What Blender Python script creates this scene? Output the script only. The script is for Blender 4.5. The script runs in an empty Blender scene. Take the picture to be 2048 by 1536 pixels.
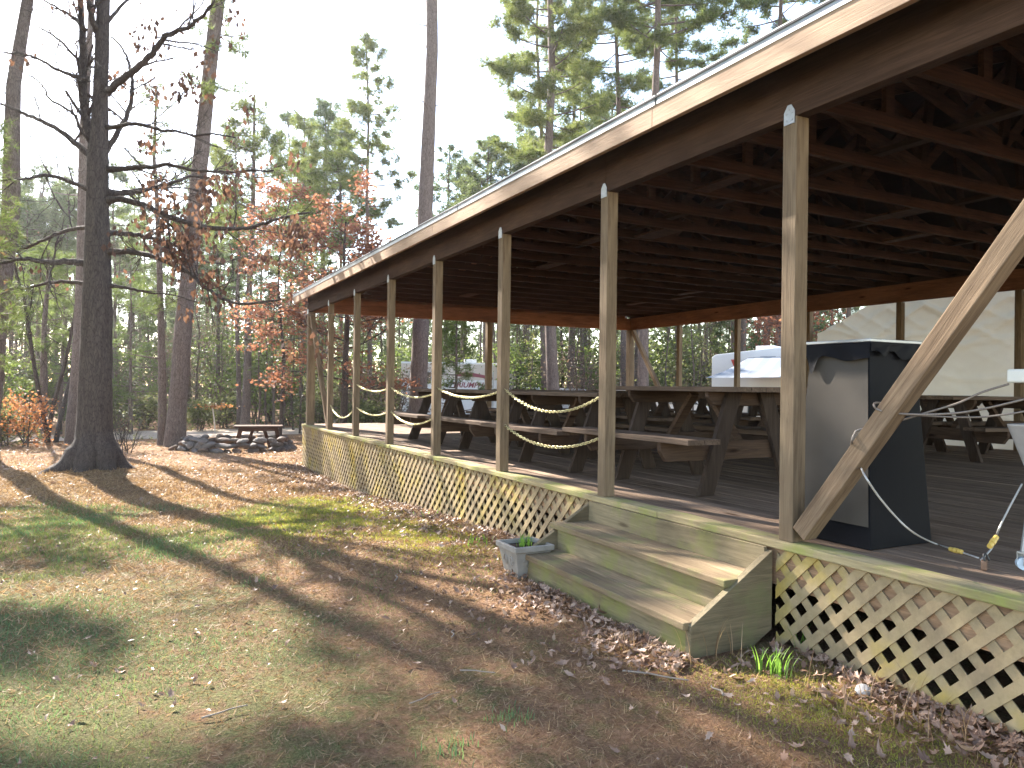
import bpy, bmesh, math, random
import numpy as np
from mathutils import Vector, Matrix
R = math.radians
rng = np.random.default_rng(7)
random.seed(7)
sc = bpy.context.scene
COL = sc.collection

# ------------------------------------------------------------------ camera
CAM = np.array([-3.0023, -2.6901, 0.78])
F, YAW, PIT, ROL = 1473.08, R(27.1948), R(0.2472), R(0.7299)
def ray(px, py):
    """world direction (unit depth) through a pixel of the 2048x1536 photograph"""
    u = (px-1024)/F; v = (py-768)/F
    c, S = math.cos(ROL), math.sin(ROL); u, v = u*c+v*S, -u*S+v*c
    c, S = math.cos(PIT), math.sin(PIT); yd = c+v*S; z = S-v*c
    c, S = math.cos(YAW), math.sin(YAW)
    return np.array([u*c+yd*S, -u*S+yd*c, z])
def at_depth(px, py, d): return CAM+ray(px, py)*d
def at_z(px, py, z): r = ray(px, py); return CAM+r*(z-CAM[2])/r[2]
def at_x(px, py, x): r = ray(px, py); return CAM+r*(x-CAM[0])/r[0]
def at_y(px, py, y): r = ray(px, py); return CAM+r*(y-CAM[1])/r[1]
cam_d = bpy.data.cameras.new('camera'); cam = bpy.data.objects.new('camera', cam_d); COL.objects.link(cam)
r0 = Vector((math.cos(YAW), -math.sin(YAW), 0))
fw = Vector((math.sin(YAW)*math.cos(PIT), math.cos(YAW)*math.cos(PIT), math.sin(PIT)))
u0 = r0.cross(fw)
rc = r0*math.cos(ROL)+u0*math.sin(ROL); uc = u0*math.cos(ROL)-r0*math.sin(ROL)
m = Matrix((rc, uc, -fw)).transposed().to_4x4(); m.translation = Vector(CAM)
cam.matrix_world = m
cam_d.sensor_width = 36; cam_d.lens = 36*F/2048; cam_d.clip_end = 600; cam_d.clip_start = .05
sc.camera = cam

# ------------------------------------------------------------------ sky, sun, exposure
SUN_AZ, SUN_EL = R(-12.5), R(34)          # azimuth measured from +Y towards +X
sun_dir = Vector((math.sin(SUN_AZ)*math.cos(SUN_EL), math.cos(SUN_AZ)*math.cos(SUN_EL), math.sin(SUN_EL)))
w = bpy.data.worlds.new('World'); sc.world = w; w.use_nodes = True
nt = w.node_tree; bg = nt.nodes['Background']
sky = nt.nodes.new('ShaderNodeTexSky'); sky.sky_type = 'NISHITA'; sky.sun_disc = False
sky.sun_elevation = SUN_EL; sky.sun_rotation = SUN_AZ
sky.air_density = 1.0; sky.dust_density = 0.35; sky.ozone_density = 1.0
wb = nt.nodes.new('ShaderNodeMix'); wb.data_type = 'RGBA'; wb.blend_type = 'MULTIPLY'; wb.inputs[0].default_value = 1; wb.inputs[7].default_value = (1.10, 1.0, .92, 1)
nt.links.new(sky.outputs[0], wb.inputs[6]); nt.links.new(wb.outputs[2], bg.inputs[0]); bg.inputs[1].default_value = 0.14
sd = bpy.data.lights.new('sun', 'SUN'); sd.energy = 5.0; sd.angle = R(0.55); sd.color = (1, .93, .83)
so = bpy.data.objects.new('sun', sd); COL.objects.link(so); so.location = sun_dir*60
so.rotation_euler = sun_dir.to_track_quat('Z', 'Y').to_euler()
sc.view_settings.view_transform = 'Standard'; sc.view_settings.look = 'None'
sc.view_settings.exposure = 2.65; sc.view_settings.gamma = 1
cy = sc.cycles
cy.use_denoising = True
cy.max_bounces = 8; cy.diffuse_bounces = 4; cy.glossy_bounces = 3; cy.transmission_bounces = 4
cy.transparent_max_bounces = 8; cy.volume_bounces = 0; cy.caustics_reflective = False; cy.caustics_refractive = False

# ------------------------------------------------------------------ helpers
def tag(o, label=None, cat=None, group=None, kind=None):
    if label: o['label'] = label
    if cat: o['category'] = cat
    if group: o['group'] = group
    if kind: o['kind'] = kind
    return o
def empty(name, loc=(0, 0, 0), rz=0.0):
    o = bpy.data.objects.new(name, None); o.location = loc; o.rotation_euler = (0, 0, rz)
    o.empty_display_size = .2; COL.objects.link(o); return o
def kids(o): return [c for c in bpy.data.objects if c.parent == o]
def copy_tree(o, children, loc, rz=0.0, scale=None):
    """copy of a thing with its parts; children = list of its child objects"""
    c = o.copy(); COL.objects.link(c); c.location = loc; c.rotation_euler = (o.rotation_euler[0], o.rotation_euler[1], rz)
    if scale is not None: c.scale = scale
    for ch in children:
        d = ch.copy(); COL.objects.link(d); d.parent = c
    return c
def link_mesh(name, me, mats, parent=None, smooth=False):
    for mt in (mats if isinstance(mats, (list, tuple)) else [mats]): me.materials.append(mt)
    if smooth: me.polygons.foreach_set('use_smooth', np.ones(len(me.polygons), bool))
    o = bpy.data.objects.new(name, me); COL.objects.link(o)
    if parent: o.parent = parent
    return o
def np_mesh(name, V, Fc, mats, parent=None, smooth=False, mi=None):
    """V (n,3); Fc (m,k) all faces with k corners"""
    V = np.asarray(V, np.float32); Fc = np.asarray(Fc, np.int32)
    me = bpy.data.meshes.new(name); k = Fc.shape[1]
    me.vertices.add(len(V)); me.vertices.foreach_set('co', V.ravel())
    me.loops.add(Fc.size); me.loops.foreach_set('vertex_index', Fc.ravel())
    me.polygons.add(len(Fc)); me.polygons.foreach_set('loop_start', np.arange(len(Fc), dtype=np.int32)*k)
    me.polygons.foreach_set('loop_total', np.full(len(Fc), k, np.int32))
    if mi is not None: me.polygons.foreach_set('material_index', np.asarray(mi, np.int32))
    me.update(calc_edges=True); me.validate()
    return link_mesh(name, me, mats, parent, smooth)
class MB:
    """collects shapes, links them as one mesh"""
    def __init__(s): s.v = []; s.f = []; s.m = []
    def add(s, vs, fs, mi=0):
        b = len(s.v); s.v += [tuple(map(float, p)) for p in vs]; s.f += [tuple(i+b for i in f) for f in fs]; s.m += [mi]*len(fs)
    def box(s, x0, x1, y0, y1, z0, z1, mi=0, M=None):
        vs = [(x, y, z) for x in (x0, x1) for y in (y0, y1) for z in (z0, z1)]
        if M is not None: vs = [M @ Vector(p) for p in vs]
        s.add(vs, [(0, 1, 3, 2), (4, 6, 7, 5), (0, 4, 5, 1), (2, 3, 7, 6), (0, 2, 6, 4), (1, 5, 7, 3)], mi)
    def bar(s, a, b, w_, h_, up=(0, 0, 1), mi=0):
        a = Vector(a); b = Vector(b); d = (b-a); L = d.length; d.normalize()
        u = Vector(up); sx = d.cross(u).normalized(); uu = sx.cross(d)
        vs = [p+sx*w_/2*i+uu*h_/2*j for p in (a, b) for i in (-1, 1) for j in (-1, 1)]
        s.add(vs, [(0, 1, 3, 2), (4, 6, 7, 5), (0, 4, 5, 1), (2, 3, 7, 6), (0, 2, 6, 4), (1, 5, 7, 3)], mi)
    def prism(s, poly, axis, a, b, mi=0):
        """extrude 2D polygon along axis ('x','y','z') from a to b; polygon in the other two axes in order"""
        n = len(poly)
        def P(p, t): return {'x': (t, p[0], p[1]), 'y': (p[0], t, p[1]), 'z': (p[0], p[1], t)}[axis]
        vs = [P(p, a) for p in poly]+[P(p, b) for p in poly]
        s.add(vs, [tuple(range(n)), tuple(range(2*n-1, n-1, -1))]+[(i, i+n, (i+1) % n+n, (i+1) % n) for i in range(n)], mi)
    def tube(s, pts, rad, n=8, mi=0, cap=True):
        V, Fq = tube_np(pts, rad, n); b = len(s.v)
        s.add(V, [tuple(f) for f in Fq], mi)
        if cap:
            k = len(pts); s.f += [tuple(b+i for i in range(n-1, -1, -1)), tuple(b+(k-1)*n+i for i in range(n))]; s.m += [mi, mi]
    def lathe(s, prof, n=16, c=(0, 0, 0), mi=0, sq=0):
        vs = []; fs = []
        for r_, z in prof:
            for i in range(n):
                a = 2*math.pi*i/n; vs.append((c[0]+r_*math.cos(a), c[1]+r_*math.sin(a), c[2]+z))
        for k in range(len(prof)-1):
            for i in range(n): fs.append((k*n+i, k*n+(i+1) % n, (k+1)*n+(i+1) % n, (k+1)*n+i))
        s.add(vs, fs, mi)
    def build(s, name, mats, parent=None, smooth=False, bevel=0.0, seg=2):
        me = bpy.data.meshes.new(name); me.from_pydata(s.v, [], s.f)
        me.polygons.foreach_set('material_index', np.array(s.m, np.int32)); me.update()
        bm = bmesh.new(); bm.from_mesh(me)
        bmesh.ops.recalc_face_normals(bm, faces=bm.faces)
        if bevel > 0:
            bmesh.ops.bevel(bm, geom=list(bm.edges), offset=bevel, segments=seg, affect='EDGES', profile=.6, clamp_overlap=True)
        bm.to_mesh(me); bm.free()
        return link_mesh(name, me, mats, parent, smooth)
def tube_np(pts, rad, n=8, twist=0.0, rough=0.0, rg=None):
    P = np.asarray(pts, float); k = len(P)
    T = np.gradient(P, axis=0); T /= np.linalg.norm(T, axis=1)[:, None]+1e-9
    ref = np.array([0, 0, 1.0]) if abs(T[0][2]) < .8 else np.array([1.0, 0, 0])
    A = np.cross(T, ref); A /= np.linalg.norm(A, axis=1)[:, None]+1e-9; B = np.cross(T, A)
    a = np.linspace(0, 2*np.pi, n, endpoint=False)
    rr = np.broadcast_to(np.asarray(rad, float).reshape(-1, 1) if np.ndim(rad) else np.full((k, 1), rad), (k, n)).copy()
    if rough and rg is not None: rr *= 1+rough*rg.standard_normal((k, n))
    V = P[:, None, :]+rr[:, :, None]*(np.cos(a)[None, :, None]*A[:, None, :]+np.sin(a)[None, :, None]*B[:, None, :])
    i = np.arange(k-1)[:, None]*n; j = np.arange(n)[None, :]; j2 = (j+1) % n
    Fq = np.stack([i+j, i+j2, i+n+j2, i+n+j], -1).reshape(-1, 4)
    return V.reshape(-1, 3), Fq
class NB:
    """numpy quad/tri buffers"""
    def __init__(s): s.V = []; s.F = []; s.n = 0
    def add(s, V, Fq): s.V.append(V); s.F.append(Fq+s.n); s.n += len(V)
    def build(s, name, mat, parent=None, smooth=True):
        return np_mesh(name, np.concatenate(s.V), np.concatenate(s.F), mat, parent, smooth)

# value noise in plain numpy, for terrain and for where things grow
_tab = rng.random((64, 64))
def vnoise(x, y, s=1.0, o=0):
    x = np.asarray(x, float)/s+o*7.3+100; y = np.asarray(y, float)/s+o*3.1+100
    xi = np.floor(x).astype(int); yi = np.floor(y).astype(int); fx = x-xi; fy = y-yi
    fx = fx*fx*(3-2*fx); fy = fy*fy*(3-2*fy); g = lambda a, b: _tab[a % 64, b % 64]
    return (g(xi, yi)*(1-fx)+g(xi+1, yi)*fx)*(1-fy)+(g(xi, yi+1)*(1-fx)+g(xi+1, yi+1)*fx)*fy
def sstep(a, b, x): t = np.clip((np.asarray(x, float)-a)/(b-a), 0, 1); return t*t*(3-2*t)
OAK = np.array([-3.57, 11.9])
def gz(x, y):
    """height of the ground"""
    x = np.asarray(x, float); y = np.asarray(y, float)
    z = -.53-.32*sstep(2.0, 9.5, y)-.04*sstep(-.5, -3, x)*(1-sstep(1, 6, y))
    far = sstep(12, 22, np.hypot(x, y)); z = z-.05*far
    z = z+.05*(vnoise(x, y, 1.7)-.5)*sstep(.3, 1.6, -x)+.10*(vnoise(x, y, 6.0, 3)-.5)*far
    z = z+.16*np.exp(-((x-OAK[0])**2+(y-OAK[1])**2)/1.1)
    return z
def on_ground(px, py):
    z = -.85
    for _ in range(12):
        p = at_z(px, py, z); z = float(gz(p[0], p[1]))
    return np.array([p[0], p[1], z])

# ------------------------------------------------------------------ materials
def nmat(name):
    mt = bpy.data.materials.new(name); mt.use_nodes = True; t = mt.node_tree
    return mt, t, t.nodes['Principled BSDF'], t.nodes['Material Output']
def N(t, kind, **kw):
    n = t.nodes.new(kind)
    for k, v in kw.items():
        if k.startswith('i_'):
            key = k[2:]; key = int(key) if key.isdigit() else key.replace('_', ' ')
            n.inputs[key].default_value = v
        else: setattr(n, k, v)
    return n
def L(t, a, b): t.links.new(a, b)
def ramp(t, src, stops):
    n = t.nodes.new('ShaderNodeValToRGB'); cr = n.color_ramp
    while len(cr.elements) < len(stops): cr.elements.new(.5)
    for e, (p, c) in zip(cr.elements, stops): e.position = p; e.color = (*c, 1) if len(c) == 3 else c
    L(t, src, n.inputs[0]); return n.outputs[0]
def mix(t, f, a, b, mode='MIX'):
    n = t.nodes.new('ShaderNodeMix'); n.data_type = 'RGBA'; n.blend_type = mode
    for s_, v in ((0, f), (6, a), (7, b)):
        if hasattr(v, 'is_linked') or hasattr(v, 'links'): L(t, v, n.inputs[s_])
        elif s_ == 0: n.inputs[0].default_value = v
        else: n.inputs[s_].default_value = (*v, 1)
    return n.outputs[2]
def coords(t, scale=(1, 1, 1), rot=(0, 0, 0), world=False):
    if world: g = N(t, 'ShaderNodeNewGeometry').outputs['Position']
    else: g = N(t, 'ShaderNodeTexCoord').outputs['Object']
    mp = N(t, 'ShaderNodeMapping'); mp.inputs['Scale'].default_value = scale; mp.inputs['Rotation'].default_value = rot
    L(t, g, mp.inputs['Vector']); return mp.outputs[0]
def noise(t, vec, scale, detail=4, rough=.55, dist=0.0):
    n = N(t, 'ShaderNodeTexNoise'); n.inputs['Scale'].default_value = scale; n.inputs['Detail'].default_value = detail
    n.inputs['Roughness'].default_value = rough; n.inputs['Distortion'].default_value = dist
    L(t, vec, n.inputs['Vector']); return n.outputs['Fac']
def bump(t, bsdf, h, strength=.4, dist=.01):
    b = N(t, 'ShaderNodeBump'); b.inputs['Strength'].default_value = strength; b.inputs['Distance'].default_value = dist
    L(t, h, b.inputs['Height']); L(t, b.outputs[0], bsdf.inputs['Normal'])
def wood(name, c1, c2, axis='z', grain=1.0, moss=None, moss_amt=.5, knots=True, rough=.8, board=None, per=.25):
    """weathered timber; grain runs along axis; board=(axis, width) varies tone board by board"""
    mt, t, b, o = nmat(name)
    sc_ = {'x': (1.2, 22, 22), 'y': (22, 1.2, 22), 'z': (22, 22, 1.2)}[axis]
    v = coords(t, tuple(k*grain for k in sc_))
    n1 = noise(t, v, 2.2, 8, .65, 1.2)
    v2 = coords(t, {'x': (.6, 2.4, 2.4), 'y': (2.4, .6, 2.4), 'z': (2.4, 2.4, .6)}[axis])
    n2 = noise(t, v2, 2.0, 4, .6)
    col = ramp(t, n1, [(.28, c2), (.5, tuple((a+b_)/2 for a, b_ in zip(c1, c2))), (.72, c1)])
    dk = ramp(t, n2, [(.3, (.62, .58, .55)), (.65, (1.08, 1.05, 1.0))])
    col = mix(t, 1.0, col, dk, 'MULTIPLY')
    if knots:
        v3 = coords(t, {'x': (1.3, 5, 5), 'y': (5, 1.3, 5), 'z': (5, 5, 1.3)}[axis])
        vo = N(t, 'ShaderNodeTexVoronoi'); vo.inputs['Scale'].default_value = 1.1; L(t, v3, vo.inputs['Vector'])
        k = ramp(t, vo.outputs['Distance'], [(.05, (.22, .14, .1)), (.13, (1, 1, 1))])
        col = mix(t, 1.0, col, k, 'MULTIPLY')
    if board:
        g = N(t, 'ShaderNodeTexCoord').outputs['Object']; sp = N(t, 'ShaderNodeSeparateXYZ'); L(t, g, sp.inputs[0])
        a_, w_ = board[0], board[1]
        mth = N(t, 'ShaderNodeMath', operation='DIVIDE'); L(t, sp.outputs['XYZ'.index(a_.upper())], mth.inputs[0]); mth.inputs[1].default_value = w_
        fl = N(t, 'ShaderNodeMath', operation='FLOOR'); L(t, mth.outputs[0], fl.inputs[0])
        wn = N(t, 'ShaderNodeTexWhiteNoise', noise_dimensions='1D'); L(t, fl.outputs[0], wn.inputs['W'])
        col = mix(t, 1.0, col, ramp(t, wn.outputs['Value'], [(0, (.72, .70, .68)), (1, (1.12, 1.1, 1.08))]), 'MULTIPLY')
    else:
        oi = N(t, 'ShaderNodeObjectInfo')
        ri = N(t, 'ShaderNodeNewGeometry').outputs['Random Per Island']
        col = mix(t, 1.0, col, ramp(t, ri, [(0, (1-per, 1-per, 1-per)), (1, (1+per*.5, 1+per*.45, 1+per*.4))]), 'MULTIPLY')
    if moss:
        mv = coords(t, (1, 1, 1), world=True); mn = noise(t, mv, 3.2, 6, .65)
        mk = ramp(t, mn, [(.62-.35*moss_amt, (0, 0, 0)), (.78-.25*moss_amt, (1, 1, 1))])
        col = mix(t, mk, col, moss)
    L(t, col, b.inputs['Base Color']); b.inputs['Roughness'].default_value = rough
    b.inputs['Specular IOR Level'].default_value = .10
    bump(t, b, n1, .5, .005)
    return mt
def plain(name, c, rough=.6, metal=0.0, var=.12, sc_=6, spec=.5, bmp=0.0):
    mt, t, b, o = nmat(name)
    v = coords(t); n = noise(t, v, sc_, 5, .6)
    L(t, mix(t, 1.0, c, ramp(t, n, [(.3, (1-var,)*3), (.7, (1+var,)*3)]), 'MULTIPLY'), b.inputs['Base Color'])
    b.inputs['Roughness'].default_value = rough; b.inputs['Metallic'].default_value = metal; b.inputs['Specular IOR Level'].default_value = spec
    if bmp: bump(t, b, n, bmp, .01)
    return mt
def leafmat(name, cols, trans=.45, rough=.6, obj=True, tcol=1.25):
    """foliage: colour varies per leaf, light passes through"""
    mt, t, b, o = nmat(name)
    ri = N(t, 'ShaderNodeNewGeometry').outputs['Random Per Island']
    v = coords(t); n = noise(t, v, .8, 3, .5)
    ad = N(t, 'ShaderNodeMath', operation='ADD'); L(t, ri, ad.inputs[0]); L(t, n, ad.inputs[1])
    hf = N(t, 'ShaderNodeMath', operation='MULTIPLY'); L(t, ad.outputs[0], hf.inputs[0]); hf.inputs[1].default_value = .55
    k = len(cols); col = ramp(t, hf.outputs[0], [(.12+.76*i/(k-1), c) for i, c in enumerate(cols)])
    if obj:
        oi = N(t, 'ShaderNodeObjectInfo'); col = mix(t, 1.0, col, ramp(t, oi.outputs['Random'], [(0, (.8, .85, .8)), (1, (1.15, 1.1, 1.05))]), 'MULTIPLY')
    L(t, col, b.inputs['Base Color']); b.inputs['Roughness'].default_value = rough; b.inputs['Specular IOR Level'].default_value = .3
    tr = N(t, 'ShaderNodeBsdfTranslucent'); L(t, mix(t, 1.0, col, (tcol, tcol*1.02, tcol*.8), 'MULTIPLY'), tr.inputs[0])
    ms = N(t, 'ShaderNodeMixShader'); ms.inputs[0].default_value = trans
    L(t, b.outputs[0], ms.inputs[1]); L(t, tr.outputs[0], ms.inputs[2]); L(t, ms.outputs[0], o.inputs['Surface'])
    return mt
def barkmat(name, c1, c2, s=1.0):
    mt, t, b, o = nmat(name)
    v = coords(t, (22*s, 22*s, 4.5*s)); n1 = noise(t, v, 1.1, 8, .72, .8)
    vo = N(t, 'ShaderNodeTexVoronoi', feature='DISTANCE_TO_EDGE'); vo.inputs['Scale'].default_value = 1.9; L(t, v, vo.inputs['Vector'])
    cr = ramp(t, vo.outputs['Distance'], [(0, (.55, .53, .52)), (.12, (1, 1, 1))])
    col = mix(t, 1.0, ramp(t, n1, [(.3, c2), (.7, c1)]), cr, 'MULTIPLY')
    L(t, col, b.inputs['Base Color']); b.inputs['Roughness'].default_value = .9; b.inputs['Specular IOR Level'].default_value = .15
    h = N(t, 'ShaderNodeMath', operation='ADD'); L(t, n1, h.inputs[0]); L(t, cr, h.inputs[1]); bump(t, b, h.outputs[0], .7, .02)
    return mt

M = {}
M['post'] = wood('post_wood', (.31, .235, .155), (.14, .10, .068), 'z')
M['brace'] = wood('brace_wood', (.29, .21, .14), (.12, .082, .055), 'z', per=.05)
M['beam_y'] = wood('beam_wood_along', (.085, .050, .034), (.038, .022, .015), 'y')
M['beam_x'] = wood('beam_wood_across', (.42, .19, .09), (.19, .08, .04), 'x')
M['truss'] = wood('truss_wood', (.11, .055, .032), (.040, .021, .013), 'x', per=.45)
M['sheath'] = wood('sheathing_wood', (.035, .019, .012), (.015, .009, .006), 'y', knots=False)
M['deck'] = wood('deck_wood', (.30, .22, .165), (.145, .102, .076), 'y', board=('x', .143))
M['rim'] = wood('rim_wood', (.42, .35, .20), (.22, .18, .11), 'y', moss=(.24, .25, .07), moss_amt=.45)
M['joist'] = wood('joist_wood', (.40, .26, .16), (.22, .14, .09), 'y')
M['step'] = wood('step_wood', (.31, .235, .15), (.14, .105, .068), 'y', moss=(.165, .16, .065), moss_amt=.35, knots=False)
M['riser'] = wood('riser_wood', (.30, .245, .155), (.15, .125, .08), 'y', moss=(.185, .18, .06), moss_amt=.45)
M['stringer'] = wood('stringer_wood', (.23, .185, .12), (.11, .095, .06), 'x', moss=(.15, .145, .07), moss_amt=.1)
M['fascia'] = wood('fascia_paint', (.40, .29, .21), (.32, .225, .16), 'y', knots=True, per=.05)
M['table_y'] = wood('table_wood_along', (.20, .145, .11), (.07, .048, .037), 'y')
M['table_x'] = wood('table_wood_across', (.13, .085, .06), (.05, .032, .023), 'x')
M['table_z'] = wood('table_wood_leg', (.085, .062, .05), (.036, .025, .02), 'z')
M['metal'] = plain('galvanised_metal', (.36, .37, .38), .45, .8, .15)
M['shingle'] = plain('roof_shingle', (.035, .035, .038), .9, 0, .3, 30)
def lattice_mat():
    mt, t, b, o = nmat('lattice_wood')
    v = coords(t, world=True); n = noise(t, v, 2.2, 5, .6); n2 = noise(t, v, 30, 3, .6)
    col = ramp(t, n, [(.33, (.24, .175, .105)), (.5, (.33, .245, .135)), (.6, (.36, .265, .095)), (.72, (.44, .29, .05))])
    col = mix(t, 1.0, col, ramp(t, n2, [(.3, (.82, .82, .80)), (.7, (1.08, 1.08, 1.08))]), 'MULTIPLY')
    L(t, col, b.inputs['Base Color']); b.inputs['Roughness'].default_value = .8; b.inputs['Specular IOR Level'].default_value = .25
    return mt
M['lattice'] = lattice_mat()
M['oakbark'] = barkmat('oak_bark', (.105, .082, .07), (.042, .032, .028))
M['pinebark'] = barkmat('pine_bark', (.20, .155, .135), (.085, .062, .055))
M['farbark'] = barkmat('far_bark', (.16, .125, .105), (.08, .06, .05), .7)
M['pine'] = leafmat('pine_needles', [(.045, .065, .022), (.085, .115, .035), (.145, .175, .055), (.22, .24, .085)], .45)
M['pine_far'] = leafmat('pine_needles_far', [(.055, .078, .040), (.095, .125, .060), (.145, .175, .08)], .45)
M['pine_bright'] = leafmat('young_pine_needles', [(.055, .08, .025), (.10, .135, .04), (.16, .19, .065)], .5)
M['rust'] = leafmat('rusty_leaves', [(.10, .042, .034), (.17, .068, .050), (.23, .095, .066), (.23, .13, .09)], .5)
M['brown'] = leafmat('dead_oak_leaves', [(.055, .032, .026), (.09, .048, .036), (.13, .065, .048)], .45)
M['orange'] = leafmat('orange_leaves', [(.19, .075, .038), (.27, .11, .05), (.31, .15, .075)], .5)
M['brush'] = leafmat('brushwood', [(.09, .065, .055), (.15, .10, .085), (.20, .14, .11)], .35)
M['shrub'] = leafmat('shrub_leaves', [(.055, .065, .03), (.10, .11, .05), (.17, .17, .08)], .5)
M['shoot'] = leafmat('green_shoots', [(.10, .20, .03), (.17, .32, .05), (.26, .40, .08)], .5)
M['litter'] = leafmat('leaf_litter', [(.07, .04, .028), (.18, .10, .065), (.30, .19, .13), (.44, .31, .23)], .2, .5, False)
M['straw'] = leafmat('dry_straw', [(.09, .05, .027), (.24, .14, .072), (.46, .31, .18)], .25, .6, False)
M['grassdark'] = leafmat('cool_grass', [(.06, .11, .045), (.10, .165, .07), (.15, .21, .09)], .4, .5, False)
M['grass'] = leafmat('lawn_grass', [(.07, .095, .03), (.13, .155, .05), (.22, .22, .08)], .4, .5, False)
M['moss'] = leafmat('moss', [(.17, .175, .03), (.27, .27, .045), (.38, .36, .07)], .4, .6, False)
M['stick'] = plain('stick_wood', (.22, .17, .13), .8)
M['rock'] = plain('field_stone', (.115, .097, .085), .85, 0, .4, 5, .3, .5)
M['rock2'] = plain('brown_field_stone', (.12, .082, .062), .85, 0, .4, 5, .3, .5)

# =================================================================== THE SETTING
def ground_mat():
    mt, t, b, o = nmat('lawn_soil')
    v = coords(t, world=True)
    big = noise(t, v, .33, 4, .6, .3); mid = noise(t, v, 1.9, 8, .72, .4); clump = noise(t, v, 9, 8, .72, .6); fine = noise(t, v, 30, 6, .75); fin2 = noise(t, v, 95, 4, .8)
    soil = ramp(t, fine, [(.3, (.16, .085, .052)), (.5, (.35, .20, .12)), (.7, (.56, .36, .23))])
    straw = ramp(t, fin2, [(.32, (.075, .043, .025)), (.5, (.24, .142, .075)), (.68, (.52, .35, .20))])
    col = mix(t, ramp(t, clump, [(.40, (0, 0, 0)), (.60, (1, 1, 1))]), soil, straw)
    green = ramp(t, fin2, [(.32, (.045, .060, .024)), (.5, (.115, .14, .05)), (.68, (.24, .26, .11))])
    md = N(t, 'ShaderNodeMath', operation='ADD'); L(t, big, md.inputs[0]); L(t, mid, md.inputs[1])
    m2 = N(t, 'ShaderNodeMath', operation='ADD'); L(t, md.outputs[0], m2.inputs[0]); L(t, clump, m2.inputs[1])
    gm = ramp(t, m2.outputs[0], [(0, (0, 0, 0)), (1, (0, 0, 0))])
    mr = N(t, 'ShaderNodeMapRange'); mr.inputs['From Min'].default_value = 1.42; mr.inputs['From Max'].default_value = 1.72; mr.inputs['To Max'].default_value = .8
    sp = N(t, 'ShaderNodeSeparateXYZ'); L(t, N(t, 'ShaderNodeNewGeometry').outputs['Position'], sp.inputs[0])
    lx = N(t, 'ShaderNodeMapRange'); lx.inputs['From Min'].default_value = -1.4; lx.inputs['From Max'].default_value = -3.2; lx.inputs['To Min'].default_value = -.14; lx.inputs['To Max'].default_value = .20; L(t, sp.outputs['X'], lx.inputs['Value'])
    m3 = N(t, 'ShaderNodeMath', operation='ADD'); L(t, m2.outputs[0], m3.inputs[0]); L(t, lx.outputs[0], m3.inputs[1]); L(t, m3.outputs[0], mr.inputs['Value'])
    fr = N(t, 'ShaderNodeMapRange'); fr.inputs['From Min'].default_value = 8.0; fr.inputs['From Max'].default_value = 13.0
    L(t, sp.outputs['Y'], fr.inputs['Value'])
    inv = N(t, 'ShaderNodeMath', operation='SUBTRACT'); inv.inputs[0].default_value = 1.0; L(t, fr.outputs[0], inv.inputs[1])
    gm2 = N(t, 'ShaderNodeMath', operation='MULTIPLY'); L(t, mr.outputs[0], gm2.inputs[0]); L(t, inv.outputs[0], gm2.inputs[1])
    col = mix(t, gm2.outputs[0], col, green)
    col = mix(t, 1.0, col, ramp(t, clump, [(.32, (.62, .60, .58)), (.66, (1.2, 1.17, 1.14))]), 'MULTIPLY')
    L(t, col, b.inputs['Base Color']); b.inputs['Roughness'].default_value = .95; b.inputs['Specular IOR Level'].default_value = .1
    ad = N(t, 'ShaderNodeMath', operation='ADD'); L(t, fine, ad.inputs[0]); L(t, clump, ad.inputs[1])
    a2 = N(t, 'ShaderNodeMath', operation='ADD'); L(t, ad.outputs[0], a2.inputs[0]); L(t, fin2, a2.inputs[1])
    bump(t, b, a2.outputs[0], 1.0, .035)
    return mt
def grid_mesh(name, xs, ys, zf, mat):
    X, Y = np.meshgrid(xs, ys, indexing='ij'); Z = zf(X, Y); V = np.stack([X, Y, Z], -1).reshape(-1, 3)
    nx, ny = len(xs), len(ys); i = np.arange(nx-1)[:, None]*ny; j = np.arange(ny-1)[None, :]
    Fq = np.stack([i+j, i+ny+j, i+ny+j+1, i+j+1], -1).reshape(-1, 4)
    return np_mesh(name, V, Fq, mat, smooth=True)
xs = np.unique(np.concatenate([np.linspace(-300, -14, 30), np.linspace(-14, 9, 140), np.linspace(9, 300, 40)]))
ys = np.unique(np.concatenate([np.linspace(-60, -6, 12), np.linspace(-6, 24, 180), np.linspace(24, 400, 45)]))
tag(grid_mesh('ground', xs, ys, gz, ground_mat()), kind='structure')
# sunlit sandy track crossing beyond the trees
def sand_mat():
    mt, t, b, o = nmat('sandy_track'); v = coords(t, world=True); n = noise(t, v, 9, 5, .65)
    L(t, ramp(t, n, [(.3, (.28, .20, .14)), (.7, (.46, .36, .27))]), b.inputs['Base Color']); b.inputs['Roughness'].default_value = .95
    bump(t, b, n, .4, .02); return mt
M['sand'] = sand_mat()
def strip(name, pts, wd, mat, dz=.012):
    V = []; P = np.array(pts, float); T = np.gradient(P, axis=0); T /= np.linalg.norm(T, axis=1)[:, None]
    K = 9
    for p, t_ in zip(P, T):
        for k in range(K):
            o_ = (k/(K-1)-.5)*wd; q = p+np.array([-t_[1], t_[0]])*o_; V.append((q[0], q[1], float(gz(q[0], q[1]))+dz))
    Fq = [(i*K+k, i*K+k+1, (i+1)*K+k+1, (i+1)*K+k) for i in range(len(P)-1) for k in range(K-1)]
    return np_mesh(name, V, Fq, mat, smooth=True)
tr = [(-30+2*k, 23.0+.9*math.sin(k*.35)+.14*k) for k in range(50)]
tag(strip('path', tr, 4.2, M['sand']), kind='structure')
tag(strip('gravel_yard', [(13+.9*math.sin(k), -12+2.0*k) for k in range(17)], 9.0, M['sand'], .02), kind='structure')

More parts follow.
